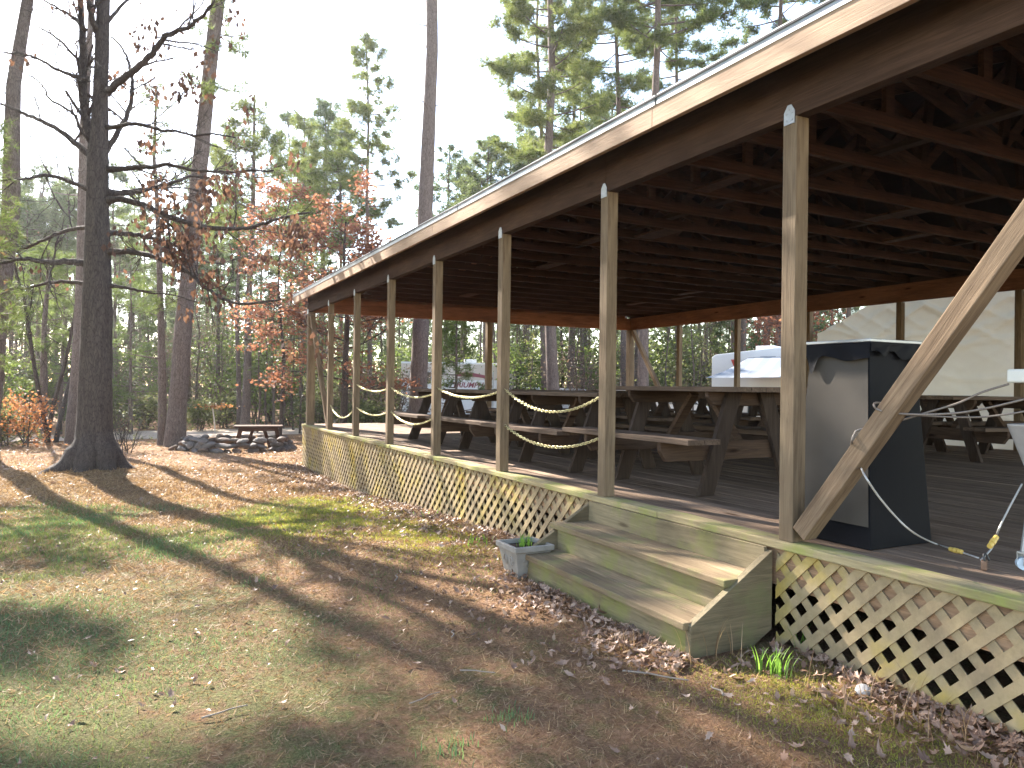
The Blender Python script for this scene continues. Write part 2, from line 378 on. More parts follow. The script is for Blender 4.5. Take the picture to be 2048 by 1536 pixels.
# =================================================================== THE PAVILION
S_, W_, H_, LEN = 1.68777, 7.6764, 2.192, 11.814
Y0, Y1 = -5.2, 12.2                    # deck ends
PW = .089
pav = empty('pavilion', (0, 0, -.53))
tag(pav, 'long open-sided wooden pavilion on a raised deck with lattice skirting', 'pavilion')
POFF = Vector((0, 0, .53))             # parts keep world coordinates through this offset
def ppart(o): o.parent = pav; o.location = Vector(o.location)+POFF; return o
# deck boards
d = MB(); k = 0; x = .105
while x < W_+.12:
    y = Y0
    while y < Y1:
        e = min(y+random.choice((3.6, 4.2, 4.8)), Y1); z = random.uniform(-.0015, .0015)
        d.box(x, x+.138, y+.002, e-.002, -.036+z, z); y = e
    x += .143
ppart(d.build('deck', M['deck'], bevel=.003, seg=1))
d = MB(); y = Y0
for e in (-1.2, 1.05, 4.3, 7.7, Y1): d.box(-.035, .100, y+.002, e-.002, -.038, .003); y = e
ppart(d.build('deck_edge', M['rim'], bevel=.006))
d = MB(); d.box(.002, .04, Y0+.01, Y1-.03, -.235, -.040); ppart(d.build('rim_joist', M['joist']))
d = MB()
for yy in np.arange(Y0+.3, Y1, .61): d.box(.045, W_, yy, yy+.038, -.22, -.042)
ppart(d.build('floor_joist', M['sheath']))
d = MB(); d.box(W_+.06, W_+.10, Y0, Y1, -1.1, -.045); d.box(.05, W_+.05, Y1-.03, Y1, -1.1, -.045); d.box(.05, W_+.05, Y0, Y0+.03, -1.1, -.045)
d.box(1.0, 1.03, Y0+.04, Y1-.04, -1.1, -.23)
ppart(d.build('light_baffle', M['sheath']))  # unseen boards added under the deck to keep light from behind the lattice
# lattice panels
def clip(poly, f):
    out = []
    for i in range(len(poly)):
        a, b = poly[i], poly[(i+1) % len(poly)]; fa, fb = f(a), f(b)
        if fa >= 0: out.append(a)
        if (fa >= 0) != (fb >= 0):
            t = fa/(fa-fb); out.append((a[0]+(b[0]-a[0])*t, a[1]+(b[1]-a[1])*t))
    return out
def lattice(y0, y1, ztop, zb0, zb1):
    mb = MB(); per = .138; hw = .0445/2*math.sqrt(2)
    for sgn, x0 in ((1, -.009), (-1, -.016)):
        c = math.floor((y0-1.2)/per)*per
        while c < y1+1.2:
            jit = random.uniform(-.002, .002)
            # slat through (c, ztop) with slope sgn
            poly = [(c-hw+jit-sgn*.1, ztop+.1*1)]; t = 1.15
            poly = [(c-hw+jit, ztop), (c+hw+jit, ztop), (c+hw+jit-sgn*t, ztop-t), (c-hw+jit-sgn*t, ztop-t)]
            for f in (lambda p: p[0]-y0, lambda p: y1-p[0], lambda p: p[1]-(zb0+(zb1-zb0)*(p[0]-y0)/(y1-y0))):
                poly = clip(poly, f) if poly else poly
            if len(poly) >= 3: mb.prism(poly, 'x', x0, x0+.006)
            c += per
    return ppart(mb.build('lattice_panel', M['lattice']))
edges = [1.845, 4.28, 6.72, 9.16, 11.6, 12.2]
for a, b in zip(edges, edges[1:]):
    lattice(a+.004, b-.004, -.042, float(gz(-.05, a))+.01, float(gz(-.05, b))+.01)
for a, b in ((-2.3, .095), (-4.74, -2.3), (-5.2, -4.74)): lattice(a+.004, b-.004, -.042, -.54, -.54)
# posts, each with its galvanised bracket
def post_mesh(wd, h, name='post'):
    mb = MB(); mb.box(0, wd, 0, wd, 0.004, h); return mb
post0 = None; bracket0 = None
def add_post(x, y, wd=PW, h=H_, bracket=True, key='std', _c={}):
    if key not in _c:
        _c[key] = post_mesh(wd, h).build('post', M['post'], bevel=.004)
        _c[key+'b'] = None; o = _c[key]
    else: o = _c[key].copy(); COL.objects.link(o)
    o.location = (x, y, 0); ppart(o)
    if bracket:
        if _c.get(key+'b') is None:
            mb = MB(); mb.prism([(.01, 0), (wd-.01, 0), (wd-.01, .065), (wd/2+.012, .10), (wd/2-.012, .10), (.01, .065)], 'x', -.006, -.002)
            for q in ((.3, .02), (.7, .02), (.5, .075), (.3, .055), (.7, .055)):
                mb.box(-.009, -.005, wd*q[0]-.004, wd*q[0]+.004, q[1]-.004, q[1]+.004)
            bo = mb.build('bracket', M['metal']); _c[key+'b'] = bo
        else: bo = _c[key+'b'].copy(); COL.objects.link(bo)
        bo.parent = o; bo.location = (0, 0, h-.035)
    return o
for i in range(-3, 8):
    if i == 7: add_post(0, LEN, .14, key='corner')
    else: add_post(0, i*S_)
back_y = [LEN-1.757*k for k in range(10)]
for k, y in enumerate(back_y): add_post(W_-(.05 if k == 0 else 0), y, .14 if k == 0 else PW, key='corner' if k == 0 else 'std', bracket=False)
add_post(W_/2, LEN, .12, key='mid', bracket=False)
# beams
d = MB(); y = Y0+.1
for e in (-3.3, 1.72, 6.8, LEN+.14): d.box(.001, .040, y, e-.003, H_, H_+.283); y = e
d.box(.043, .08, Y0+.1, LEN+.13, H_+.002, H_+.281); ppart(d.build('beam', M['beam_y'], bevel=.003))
d = MB(); d.box(W_, W_+.038, Y0+.1, LEN+.14, H_, H_+.283); ppart(d.build('beam', wood('beam_wood_back', (.38, .18, .09), (.17, .075, .04), 'y'), bevel=.003))
d = MB(); d.box(.082, W_-.002, LEN+.03, LEN+.068, H_, H_+.283); d.box(.082, W_-.002, LEN+.072, LEN+.108, H_, H_+.283)
ppart(d.build('beam', M['beam_x'], bevel=.003))
# trusses
ZT = H_+.285; SL = .32; RX = W_/2
def truss():
    mb = MB(); mb.box(-.02, W_+.06, 0, .038, ZT, ZT+.089)
    top = lambda x: ZT+.04+SL*(x if x < RX else W_-x)
    for s in (0, 1):
        X = (lambda x: x) if s == 0 else (lambda x: W_-x)
        y = (.0005, .0375)
        mb.prism([(X(-.19), top(-.19)-.04), (X(RX), top(RX)-.04), (X(RX), top(RX)+.06), (X(-.19), top(-.19)+.06)], 'y', *y)
        for a, b in (((1.3, 0), (1.3, 1)), ((1.3, 1), (2.56, 0)), ((2.56, 0), (2.7, 1)), ((2.56, 0), (RX-.02, 1))):
            za = ZT+.09 if a[1] == 0 else top(a[0])-.03; zb = ZT+.09 if b[1] == 0 else top(b[0])-.03
            mb.bar((X(a[0]), .019, za), (X(b[0]), .019, zb), .034, .08, up=(0, 1, 0) if False else (1, 0, .01))
    # metal nail plates at the heels
    return mb.build('truss', M['truss'])
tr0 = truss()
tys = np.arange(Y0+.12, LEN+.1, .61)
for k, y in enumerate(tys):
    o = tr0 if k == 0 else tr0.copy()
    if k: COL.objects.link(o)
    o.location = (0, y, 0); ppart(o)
# a few braces nailed along the chords and blocking between them
d = MB()
for xx in (1.95, 3.9, 5.8):
    d.box(xx, xx+.089, Y0+.1, LEN, ZT+.092, ZT+.13)
ppart(d.build('lateral_brace', M['beam_y']))
for k in range(14):
    yy = random.choice(list(tys[:-1])); xx = random.uniform(.4, W_-.6)
    d = MB(); d.box(xx, xx+random.uniform(.1, .3), yy+.04, yy+.57, ZT+.001, ZT+.02); ppart(d.build('blocking', M['truss']))
# roof: sheathing, shingles, fascia, drip edge
d = MB()
t2 = lambda x: ZT+.105+SL*(x if x < RX else W_-x)
for s in (0, 1):
    X = (lambda x: x) if s == 0 else (lambda x: W_-x)
    n = 26; xs_ = np.linspace(-.20, RX, n+1)
    for a, b in zip(xs_, xs_[1:]):
        d.prism([(X(a+.002), t2(a)), (X(b-.002), t2(b)), (X(b-.002), t2(b)+.018), (X(a+.002), t2(a)+.018)], 'y', Y0-.1, LEN+.33)
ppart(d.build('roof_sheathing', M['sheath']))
d = MB()
for s in (0, 1):
    X = (lambda x: x) if s == 0 else (lambda x: W_-x)
    n = 28; xs_ = np.linspace(-.237, RX+.02, n+1)
    for a, b in zip(xs_, xs_[1:]):
        d.prism([(X(a), t2(a)+.024), (X(b), t2(b)+.020), (X(b), t2(b)+.028), (X(a), t2(a)+.036)], 'y', Y0-.14, LEN+.36)
ppart(d.build('roof', M['shingle']))
d = MB(); y = Y0-.1
for e in (-2.6, .9, 4.6, 8.3, LEN+.33): d.box(-.225, -.190, y+.001, e-.002, H_+.175, H_+.318); y = e
ppart(d.build('fascia', M['fascia'], bevel=.003))
d = MB(); d.box(W_+.19, W_+.225, Y0-.1, LEN+.33, H_+.175, H_+.318); ppart(d.build('fascia', M['fascia'], bevel=.003))
d = MB(); y = Y0-.14
for e in (-2.2, .85, 3.9, 6.95, 10.0, LEN+.35):
    d.box(-.2305, -.2255, y, e+.02, H_+.300, H_+.356); d.box(-.2306, -.17, y, e+.02, H_+.357, H_+.360); y = e
ppart(d.build('drip_edge', M['metal']))
d = MB(); d.box(W_+.042, W_+.06, Y0+.1, LEN+.14, H_+.2, H_+.44); d.box(-.02, -.002, Y0+.1, LEN+.14, H_+.286, H_+.42); ppart(d.build('frieze_board', M['beam_y']))
# gable ends
for yy, nm in ((LEN+.112, 'gable_siding'), (Y0+.06, 'gable_siding')):
    d = MB(); z = H_+.284
    while z < t2(RX):
        ln = lambda zz: max(0.0, (zz-(ZT+.105))/SL)
        a = min(ln(z+.14), RX-.02)
        d.box(a+.0, W_-a, yy, yy+.02, z, min(z+.137, t2(RX)-.02)); z += .14
    ppart(d.build(nm, M['beam_x']))
# diagonal braces
def brace(a, b, wd=.089, mat='brace', name='brace'):
    a = Vector(a); b = Vector(b); Ln = (b-a).length
    mb = MB(); mb.box(-wd/2, wd/2, -wd/2, wd/2, 0, Ln); o = mb.build(name, M[mat], bevel=.005)
    z = (b-a).normalized(); xax = Vector((1, 0, 0)); yax = z.cross(xax).normalized(); xax = yax.cross(z)
    mt = Matrix((xax, yax, z)).transposed().to_4x4(); mt.translation = a+POFF
    o.parent = pav; o.matrix_local = mt; return o
brace((.045, -.035, .055), (.045, -1.62, 2.16))
brace((.05, 6*S_+.15, .03), (.05, LEN-.02, 2.15), .075)
brace((W_+.03, LEN-1.60, .02), (W_+.03, LEN-.03, 2.17), .089)

# =================================================================== WOODEN STEPS
st = empty('wooden_steps', (-.3, .98, -.53)); tag(st, 'wide mossy wooden steps leading up to the pavilion deck', 'steps')
def spart(o, root): o.parent = root; o.location = Vector(o.location)-root.location; return o
for ya in (.095, 1.805):
    d = MB(); d.prism([(-.036, -.052), (-.575, -.375), (-.578, -.56), (-.215, -.56), (-.036, -.46)], 'y', ya, ya+.04)
    spart(d.build('stringer', M['stringer'], bevel=.003), st)
for zt, xn in ((-.18, -.345), (-.36, -.605)):
    d = MB(); xm = xn+.155; ye = 1.93 if zt < -.3 else 1.87
    d.box(xn, xm, .115, ye, zt-.038, zt); d.box(xm+.004, xn+.305, .136, 1.804, zt-.038, zt-.001)
    spart(d.build('tread', M['step'], bevel=.006), st)
for zt, zb, xr in ((-.0395, -.179, -.034), (-.219, -.36, -.315), (-.399, -.60, -.575)):
    d = MB()
    if xr > -.1: d.box(xr-.02, xr, .136, 1.804, zb, zt)
    else: d.box(xr, xr+.025, .136, 1.804, zb+.001, zt)
    spart(d.build('riser', M['riser']), st)

# =================================================================== CHAINS
def brass():
    mt, t, b, o = nmat('brass_chain'); b.inputs['Base Color'].default_value = (.62, .55, .30, 1); b.inputs['Metallic'].default_value = .85
    b.inputs['Roughness'].default_value = .35; return mt
M['brass'] = brass()
def chain(a, b, sag, label):
    """links strung between two points"""
    a = np.array(a, float); b = np.array(b, float); n = 200; t = np.linspace(0, 1, n)
    P = a+(b-a)*t[:, None]; P[:, 2] -= 4*sag*t*(1-t)
    s = np.concatenate([[0], np.cumsum(np.linalg.norm(np.diff(P, axis=0), axis=1))]); pitch = .031; nl = int(s[-1]/pitch)
    nb = NB(); A = 10; Bn = 5; al = np.linspace(0, 2*np.pi, A, endpoint=False); be = np.linspace(0, 2*np.pi, Bn, endpoint=False)
    for i in range(nl):
        q = (i+.5)*s[-1]/nl; p = np.array([np.interp(q, s, P[:, c]) for c in range(3)]); p2 = np.array([np.interp(q+.01, s, P[:, c]) for c in range(3)])
        T = p2-p; T /= np.linalg.norm(T)+1e-9; U = np.cross(T, [0, 0, 1.0]); U /= np.linalg.norm(U)+1e-9; Wv = np.cross(T, U)
        th = (i % 2)*math.pi/2+.6+.12*math.sin(i*1.7); N1 = math.cos(th)*U+math.sin(th)*Wv; N2 = np.cross(T, N1)
        ring = np.cos(al)[:, None]*T*.0205+np.sin(al)[:, None]*N1*.0115
        rd = ring/np.linalg.norm(ring, axis=1)[:, None]
        V = (p+ring)[:, None, :]+.0030*(np.cos(be)[None, :, None]*rd[:, None, :]+np.sin(be)[None, :, None]*N2)
        ii = np.arange(A)[:, None]; jj = np.arange(Bn)[None, :]
        Fq = np.stack([ii*Bn+jj, ((ii+1) % A)*Bn+jj, ((ii+1) % A)*Bn+(jj+1) % Bn, ii*Bn+(jj+1) % Bn], -1).reshape(-1, 4)
        nb.add(V.reshape(-1, 3), Fq)
    o = nb.build('chain', M['brass']); tag(o, label, 'chain', 'brass chains between the front posts'); return o
cx_ = PW/2
for i, zz, sg, lb in (
    (1, ((.735, .76)), .165, 'upper brass chain in the gap just left of the steps'),
    (1, ((.43, .43)), .135, 'lower brass chain in the gap just left of the steps'),
    (2, ((.745, .76)), .085, 'brass chain with the trailer lettering right above it'),
    (3, ((.70, .755)), .085, 'upper brass chain in the fourth gap from the steps, before a table end'),
    (3, ((.43, .44)), .125, 'lower brass chain sagging in front of the farthest table bench'),
    (4, ((.745, .79)), .07, 'upper brass chain in the gap beyond the farthest front table'),
    (4, ((.43, .44)), .08, 'lower brass chain in the gap beyond the farthest front table'),
    (5, ((.44, .43)), .19, 'deeply sagging brass chain nearest the far corner brace')):
    chain((cx_, i*S_+PW, zz[0]), (cx_, (i+1)*S_, zz[1]), sg, lb)

# =================================================================== PICNIC TABLES
def picnic_table(height=.80, bench=.435, length=1.64, wtop=.84, wide=1.70):
    root = empty('picnic_table'); y = length/2
    d = MB(); n = 6; bw = wtop/n
    for k in range(n): x0 = -wtop/2+k*bw; d.box(x0+.002, x0+bw-.003, -y+random.uniform(-.006, .006), y+random.uniform(-.006, .006), height-.038, height+random.uniform(-.002, .002))
    d.build('tabletop', M['table_y'], root, bevel=.004)
    for s in (-1, 1):
        d = MB()
        for q in (0, 1):
            xo = s*(wide/2-q*.145)-(s*.14 if True else 0)
            x0, x1 = sorted((s*(wide/2-q*.145), s*(wide/2-q*.145)-s*.14)); d.box(x0, x1, -y, y, bench-.038, bench)
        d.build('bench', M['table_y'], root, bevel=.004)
    for e in (-1, 1):
        ya = e*(y-.30)
        for s in (-1, 1):
            d = MB(); a = Vector((s*.43, ya, .055)); b = Vector((s*.15, ya, height-.04))
            hw = .07
            d.prism([(s*.43-hw, 0.0), (s*.43+hw, 0.0), (s*.16+hw, height-.04), (s*.16-hw, height-.04)], 'y', ya-.019, ya+.019)
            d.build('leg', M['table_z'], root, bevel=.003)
        yb = ya-e*.040
        d = MB(); zt = bench-.039; hw = wide/2-.02
        d.prism([(-hw, zt), (hw, zt), (hw, zt-.06), (hw-.06, zt-.14), (-hw+.06, zt-.14), (-hw, zt-.06)], 'y', yb-.019, yb+.019)
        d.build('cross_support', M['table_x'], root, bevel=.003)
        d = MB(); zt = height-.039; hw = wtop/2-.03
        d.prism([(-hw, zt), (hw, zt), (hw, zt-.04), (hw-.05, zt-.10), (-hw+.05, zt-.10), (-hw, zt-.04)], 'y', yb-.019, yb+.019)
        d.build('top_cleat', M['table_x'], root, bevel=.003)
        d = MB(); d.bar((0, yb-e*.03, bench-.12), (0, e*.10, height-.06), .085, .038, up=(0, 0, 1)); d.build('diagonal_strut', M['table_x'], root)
    return root
tabA = picnic_table(); tabAk = kids(tabA)
tabB = picnic_table(.735, .40, 1.60, .80, 1.62); tabBk = kids(tabB)
GT = 'picnic tables standing under the pavilion roof'
def put_table(k, x, y, label, rz=0.0, _u={}):
    root, ks = (tabA, tabAk) if k == 'A' else (tabB, tabBk)
    if k not in _u: _u[k] = 1; o = root; o.location = (x, y, .004); o.rotation_euler = (0, 0, rz)
    else: o = copy_tree(root, ks, (x, y, .004), rz)
    tag(o, label, 'picnic table', GT)
put_table('A', 1.165, 1.985, 'tallest picnic table, nearest the steps, with its end facing the camera')
put_table('B', 1.07, 3.60, 'second picnic table of the front row, just beyond the tallest one')
put_table('B', 1.09, 5.24, 'third picnic table of the front row, seen behind the third post gap', .02)
put_table('B', 1.05, 7.02, 'farthest picnic table of the front row, with sunlit deck beyond it', -.015)
put_table('B', 3.25, 3.0, 'middle row picnic table closest to the camera, in deep shade', .05)
put_table('A', 3.35, 5.0, 'second picnic table of the middle row', -.03)
put_table('B', 3.15, 6.9, 'third picnic table of the middle row', .06)
put_table('B', 3.30, 8.8, 'farthest picnic table of the middle row, its top catching the sun', 0)
put_table('B', 5.45, 4.9, 'back row picnic table nearest the tarpaulin', .04)
put_table('B', 5.35, 6.9, 'second picnic table of the back row', -.05)
put_table('B', 5.50, 9.0, 'farthest picnic table of the back row by the corner brace', .03)
put_table('B', 6.05, 2.62, 'picnic table turned sideways in front of the tarpaulin', R(78))
put_table('B', 6.95, 3.75, 'picnic table mostly hidden behind the sideways table by the tarpaulin', R(90))

# =================================================================== TARPAULIN
def tarp():
    mt, t, b, o = nmat('canvas_tarp'); v = coords(t); n = noise(t, v, 1.3, 5, .6, .6); n2 = noise(t, v, 60, 2, .5)
    L(t, ramp(t, n, [(.3, (.50, .44, .33)), (.7, (.66, .60, .48))]), b.inputs['Base Color']); b.inputs['Roughness'].default_value = .8
    tr_ = N(t, 'ShaderNodeBsdfTranslucent'); tr_.inputs[0].default_value = (.62, .56, .44, 1); ms = N(t, 'ShaderNodeMixShader'); ms.inputs[0].default_value = .38
    L(t, b.outputs[0], ms.inputs[1]); L(t, tr_.outputs[0], ms.inputs[2]); L(t, ms.outputs[0], o.inputs['Surface'])
    bump(t, b, n2, .2, .003)
    ya, yb = 6.53, .9; nx, nz = 160, 60; Y = np.linspace(ya, yb, nx)
    top = np.where(Y > 5.3, 2.235-.42*np.clip((Y-5.35)/1.15, 0, 1)**1.25, 2.235)
    U, Tz = np.meshgrid(np.arange(nx), np.linspace(0, 1, nz), indexing='ij')
    YY = Y[U]; ZZ = top[U]*(1-Tz)+(-.10)*Tz
    def fold(y, z):
        f = 0
        for k in range(9):          # swags running down from the post heads, and horizontal sags
            y0 = 6.4-k*.62; f = f+.018*np.exp(-((z-(2.15-.55*np.abs(y-y0)))/.035)**2)*np.exp(-np.abs(y-y0)/.9)*(1 if k % 3 else 2)
        for zc, am in ((1.72, .016), (1.45, .012), (1.05, .009), (.6, .012), (.3, .010)):
            f = f+am*np.exp(-((z-zc-.10*np.sin(y*1.8+zc*5)-.05*np.sin(y*4+zc))/.028)**2)
        return f*2.4
    X = W_+.165+.03*np.sin(YY*2.3)+.05*(vnoise(YY, ZZ, .55)-.5)+fold(YY, ZZ)+.03*np.sin(YY*9)*np.exp(-ZZ*6)
    V = np.stack([X, YY, ZZ], -1).reshape(-1, 3); i = np.arange(nx-1)[:, None]*nz; j = np.arange(nz-1)[None, :]
    Fq = np.stack([i+j, i+j+1, i+nz+j+1, i+nz+j], -1).reshape(-1, 4)
    o_ = np_mesh('tarpaulin', V, Fq, mt, smooth=True); tag(o_, 'cream canvas tarpaulin hung along the back posts as a wall', 'tarpaulin')
tarp()

# =================================================================== BLACK TAPERED BOX
def black_box():
    root = empty('tapered_box', (.45, -.05, .004)); tag(root, 'tall black tapered box with a torn plastic cover behind the near brace', 'box')
    mt, t, b, o = nmat('black_plastic'); b.inputs['Base Color'].default_value = (.008, .008, .010, 1); b.inputs['Roughness'].default_value = .55
    b.inputs['Specular IOR Level'].default_value = .06
    v = coords(t, (1, 1, 1)); n = noise(t, v, 7, 4, .6); bump(t, b, n, .25, .01)
    mg, t, b, o = nmat('grey_sheen'); v = coords(t); n = noise(t, v, 2.5, 4, .6)
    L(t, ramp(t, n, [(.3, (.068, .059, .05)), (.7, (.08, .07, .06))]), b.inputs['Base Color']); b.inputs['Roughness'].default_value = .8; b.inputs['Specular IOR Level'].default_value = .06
    zt = 1.03; B = .24; T = .178
    d = MB(); vs = [(sx*h, sy*h, z) for z, h in ((0, B), (zt, T)) for sx, sy in ((-1, -1), (1, -1), (1, 1), (-1, 1))]
    d.add(vs, [(0, 1, 2, 3), (4, 5, 6, 7), (0, 1, 5, 4), (1, 2, 6, 5), (2, 3, 7, 6), (3, 0, 4, 7)]); d.build('body', mt, root, bevel=.004)
    # thin grey layer on the outer face: sheen of black plastic painted as colour
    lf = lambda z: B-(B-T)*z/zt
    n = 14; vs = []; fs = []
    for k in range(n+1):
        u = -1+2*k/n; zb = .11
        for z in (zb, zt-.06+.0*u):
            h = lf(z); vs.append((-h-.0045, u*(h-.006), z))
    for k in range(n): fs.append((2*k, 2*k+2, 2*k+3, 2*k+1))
    d = MB(); d.add(vs, fs); d.build('side_sheen', mg, root)
    d = MB(); d.box(-T-.022, T+.022, -T-.022, T+.022, zt-.004, zt+.012); d.build('lid', M['metal'], root, bevel=.003)
    d = MB(); d.box(-T-.019, T+.024, -T-.024, T+.019, zt-.05, zt-.005); d.build('lid_band', mt, root, bevel=.003)
    # torn plastic flaps hanging over two sides
    def flap(side, rag):
        vs = []; fs = []; n = 36
        for k in range(n+1):
            u = -1+2*k/n; dp = rag(u)
            for q in range(6):
                z = zt-.012-dp*q/5; h = lf(z)+.024+.002*math.sin(k*.5+q)+.0015*q*math.sin(k*.3)
                vs.append((-h, u*(T+.022), z) if side == 0 else (u*(T+.022), -h, z))
        for k in range(n):
            for q in range(5): a = k*6+q; fs.append((a, a+6, a+7, a+1))
        d = MB(); d.add(vs, fs); d.build('plastic_flap', mt, root, smooth=True)
    flap(0, lambda u: .05+.03*math.exp(-((u+.3)/.5)**2)+.10*math.exp(-((u-.72)/.16)**2)+.02*max(0, -u))
    flap(1, lambda u: .05+.07*max(0, u)+.015*math.sin(u*9))
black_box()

# =================================================================== BARBECUE CART, CABLES, PADLOCK (right edge)
def grill():
    root = empty('barbecue_grill', (.92, -1.12, .004)); tag(root, 'grey barbecue grill on casters at the right edge, held by a steel cable', 'grill')
    gm = plain('grill_grey_metal', (.33, .31, .30), .5, .3, .2, 8); wm = plain('white_enamel', (.75, .74, .68), .35, 0, .05)
    def P(px, py, d): p = at_depth(px, py, d); return Vector(p)-root.location
    a = P(2011, 847, 3.33); b = P(2049, 973, 3.33)
    z0, z1 = b.z-.02, a.z; x0 = a.x; y1 = a.y
    # hopper-shaped body, wide at the top
    top = [(a.x, a.y), (a.x+.10, a.y-.62), (a.x+.55, a.y-.55), (a.x+.45, a.y+.07)]
    cxm = sum(p[0] for p in top)/4; cym = sum(p[1] for p in top)/4
    bot = [(p[0]+(cxm-p[0])*.40, p[1]+(cym-p[1])*.30) for p in top]
    d = MB(); d.add([(p[0], p[1], z0-.05) for p in bot]+[(p[0], p[1], z1) for p in top], [(0, 1, 2, 3), (4, 5, 6, 7), (0, 1, 5, 4), (1, 2, 6, 5), (2, 3, 7, 6), (3, 0, 4, 7)])
    d.build('firebox', gm, root, bevel=.01)
    d = MB(); d.lathe([(.02, z1+.02), (.25, z1+.015), (.27, z1+.05), (.25, z1+.12), (.17, z1+.19), (.02, z1+.22)], 20, (cxm+.04, cym-.04, 0)); d.build('lid', gm, root, smooth=True)
    p = P(2012, 752, 3.25); d = MB(); d.box(p.x, p.x+.30, p.y-.42, p.y, p.z-.030, p.z+.030); d.build('side_shelf', wm, root, bevel=.012, seg=3)
    for dx, dy in ((.12, -.12), (.16, -.48), (.42, -.42), (.38, -.04)):
        d = MB(); d.tube([(a.x+dx, a.y+dy, z0+.1), (a.x+dx, a.y+dy, .06)], .012, 8); d.build('leg', M['metal'], root)
    # caster at the near corner
    q = at_z(2046, 1141, 0); q = Vector(q)-root.location
    cm = plain('pale_caster', (.45, .53, .60), .4); d = MB()
    d.tube([(q.x-.012, q.y-.012, .028), (q.x+.012, q.y+.010, .028)], .028, 14); w_ = d.build('caster', cm, root)
    d = MB(); d.box(q.x-.02, q.x+.02, q.y-.016, q.y-.012, .02, .075); d.box(q.x-.02, q.x+.02, q.y+.012, q.y+.016, .02, .075); d.box(q.x-.02, q.x+.02, q.y-.016, q.y+.016, .073, .08)
    d.tube([(q.x, q.y, .08), (q.x+.03, q.y-.02, .40)], .012, 8); d.build('caster_fork', M['metal'], root)
grill()
M['cable'] = plain('steel_cable', (.22, .18, .15), .5, .5, .25, 200)
M['cable2'] = plain('plastic_coated_cable', (.45, .43, .40), .4, .2, .15, 120)
def smooth_pts(P, n=60):
    P = np.array(P, float); t = np.linspace(0, len(P)-1, n); i = np.clip(t.astype(int), 0, len(P)-2); f = (t-i)[:, None]
    g = lambda k: P[np.clip(k, 0, len(P)-1)]
    return .5*((2*g(i))+(-g(i-1)+g(i+1))*f+(2*g(i-1)-5*g(i)+4*g(i+1)-g(i+2))*f**2+(-g(i-1)+3*g(i)-3*g(i+1)+g(i+2))*f**3)
def cable(pts, r, mat, label, name='steel_cable'):
    mb = MB(); mb.tube(smooth_pts(pts), r, 8); o = mb.build(name, mat, smooth=True); return tag(o, label, 'cable', 'steel cables by the near brace')
# loops round the brace: start behind it, come over the outer face, run off to the grill
def dep(p): return float((np.array(p)-CAM) @ np.array([math.sin(YAW), math.cos(YAW), 0]))
def run(pix, xa, d1):
    """first point lies at x=xa on the brace; depth then eases to d1"""
    q0 = at_x(*pix[0], xa); d0 = dep(q0); out = []
    x0_, x1_ = pix[0][0], pix[-1][0]
    for p in pix: f = (p[0]-x0_)/(x1_-x0_); out.append(at_depth(p[0], p[1], d0+(d1-d0)*f))
    return out
cable([at_x(1762, 806, .11), at_x(1750, 806, .05)]+run([(1748, 811), (1753, 818), (1768, 823), (1795, 827), (1852, 829), (1914, 826), (1976, 816), (2060, 796)], -.008, 2.9), .0048, M['cable'], 'upper steel cable loop over the brace, running right past the tarpaulin')
cable([at_x(1716, 896, .11), at_x(1704, 890, .05)]+run([(1703, 884), (1709, 867), (1720, 859), (1768, 848), (1807, 839), (1847, 827), (1914, 807), (1963, 785), (2018, 768)], -.010, 3.22), .0048, M['cable'], 'steel cable looped lower on the brace and rising to the white shelf')
cable(run([(1795, 829), (1840, 831), (1901, 834), (1963, 834), (2025, 827), (2062, 820)], .105, 3.1), .0042, M['cable'], 'slack steel cable hanging lowest between the brace and the right edge')
pts = [at_x(1722, 935, .10)]+[at_depth(*p, d_) for p, d_ in (((1730, 952), 3.13), ((1755, 990), 3.15), ((1792, 1034), 3.2), ((1828, 1066), 3.26))]+[at_z(1869, 1087, .008), at_z(1901, 1097, .008), at_z(1957, 1116, .012)]
cable(pts, .0042, M['cable2'], 'pale coated cable drooping from the brace foot to the padlock')
pts = [at_z(1962, 1120, .02), at_z(1985, 1094, .06)]+[at_depth(*p, d_) for p, d_ in (((1996, 1062), 3.2), ((2012, 1028), 3.24), ((2044, 968), 3.3))]
cable(pts, .0042, M['cable2'], 'pale coated cable rising from the padlock to the grill body')
M['yellow'] = plain('yellow_clamp', (.62, .42, .10), .45); M['rustlock'] = plain('rusty_lock', (.20, .12, .08), .55, .5, .3, 30)
def clamp(p, q, label):
    mb = MB(); p = Vector(p); q = Vector(q); d_ = (q-p)
    mb.tube([p, p+d_*.28], .011, 10); mb.tube([p+d_*.34, p+d_*.64], .0125, 10); mb.tube([p+d_*.70, q], .0105, 10)
    tag(mb.build('cable_clamp', M['yellow'], smooth=False), label, 'clamp', 'yellow cable clamps')
clamp(at_z(1900, 1098, .014), at_z(1924, 1104, .014), 'yellow cable clamp lying flat on the deck edge')
clamp(at_depth(1979, 1093, 3.13), at_depth(1993, 1074, 3.17), 'yellow cable clamp tilted upright above the padlock')
def padlock():
    q = at_z(1968, 1141, 0); root = empty('padlock', tuple(q)); tag(root, 'small rusty padlock resting on the deck edge', 'padlock')
    d = MB(); d.box(-.024, .024, -.012, .012, .003, .046, M=Matrix.Rotation(.5, 4, 'Z')); d.build('body', M['rustlock'], root, bevel=.006)
    al = np.linspace(0, math.pi, 12); P_ = [(-.016*math.cos(a_), .01*math.sin(a_)-.012, .044+.03*math.sin(a_)) for a_ in al]
    d = MB(); d.tube(P_, .0045, 8); d.build('shackle', plain('black_shackle', (.02, .02, .02), .4), root, smooth=True)
padlock()

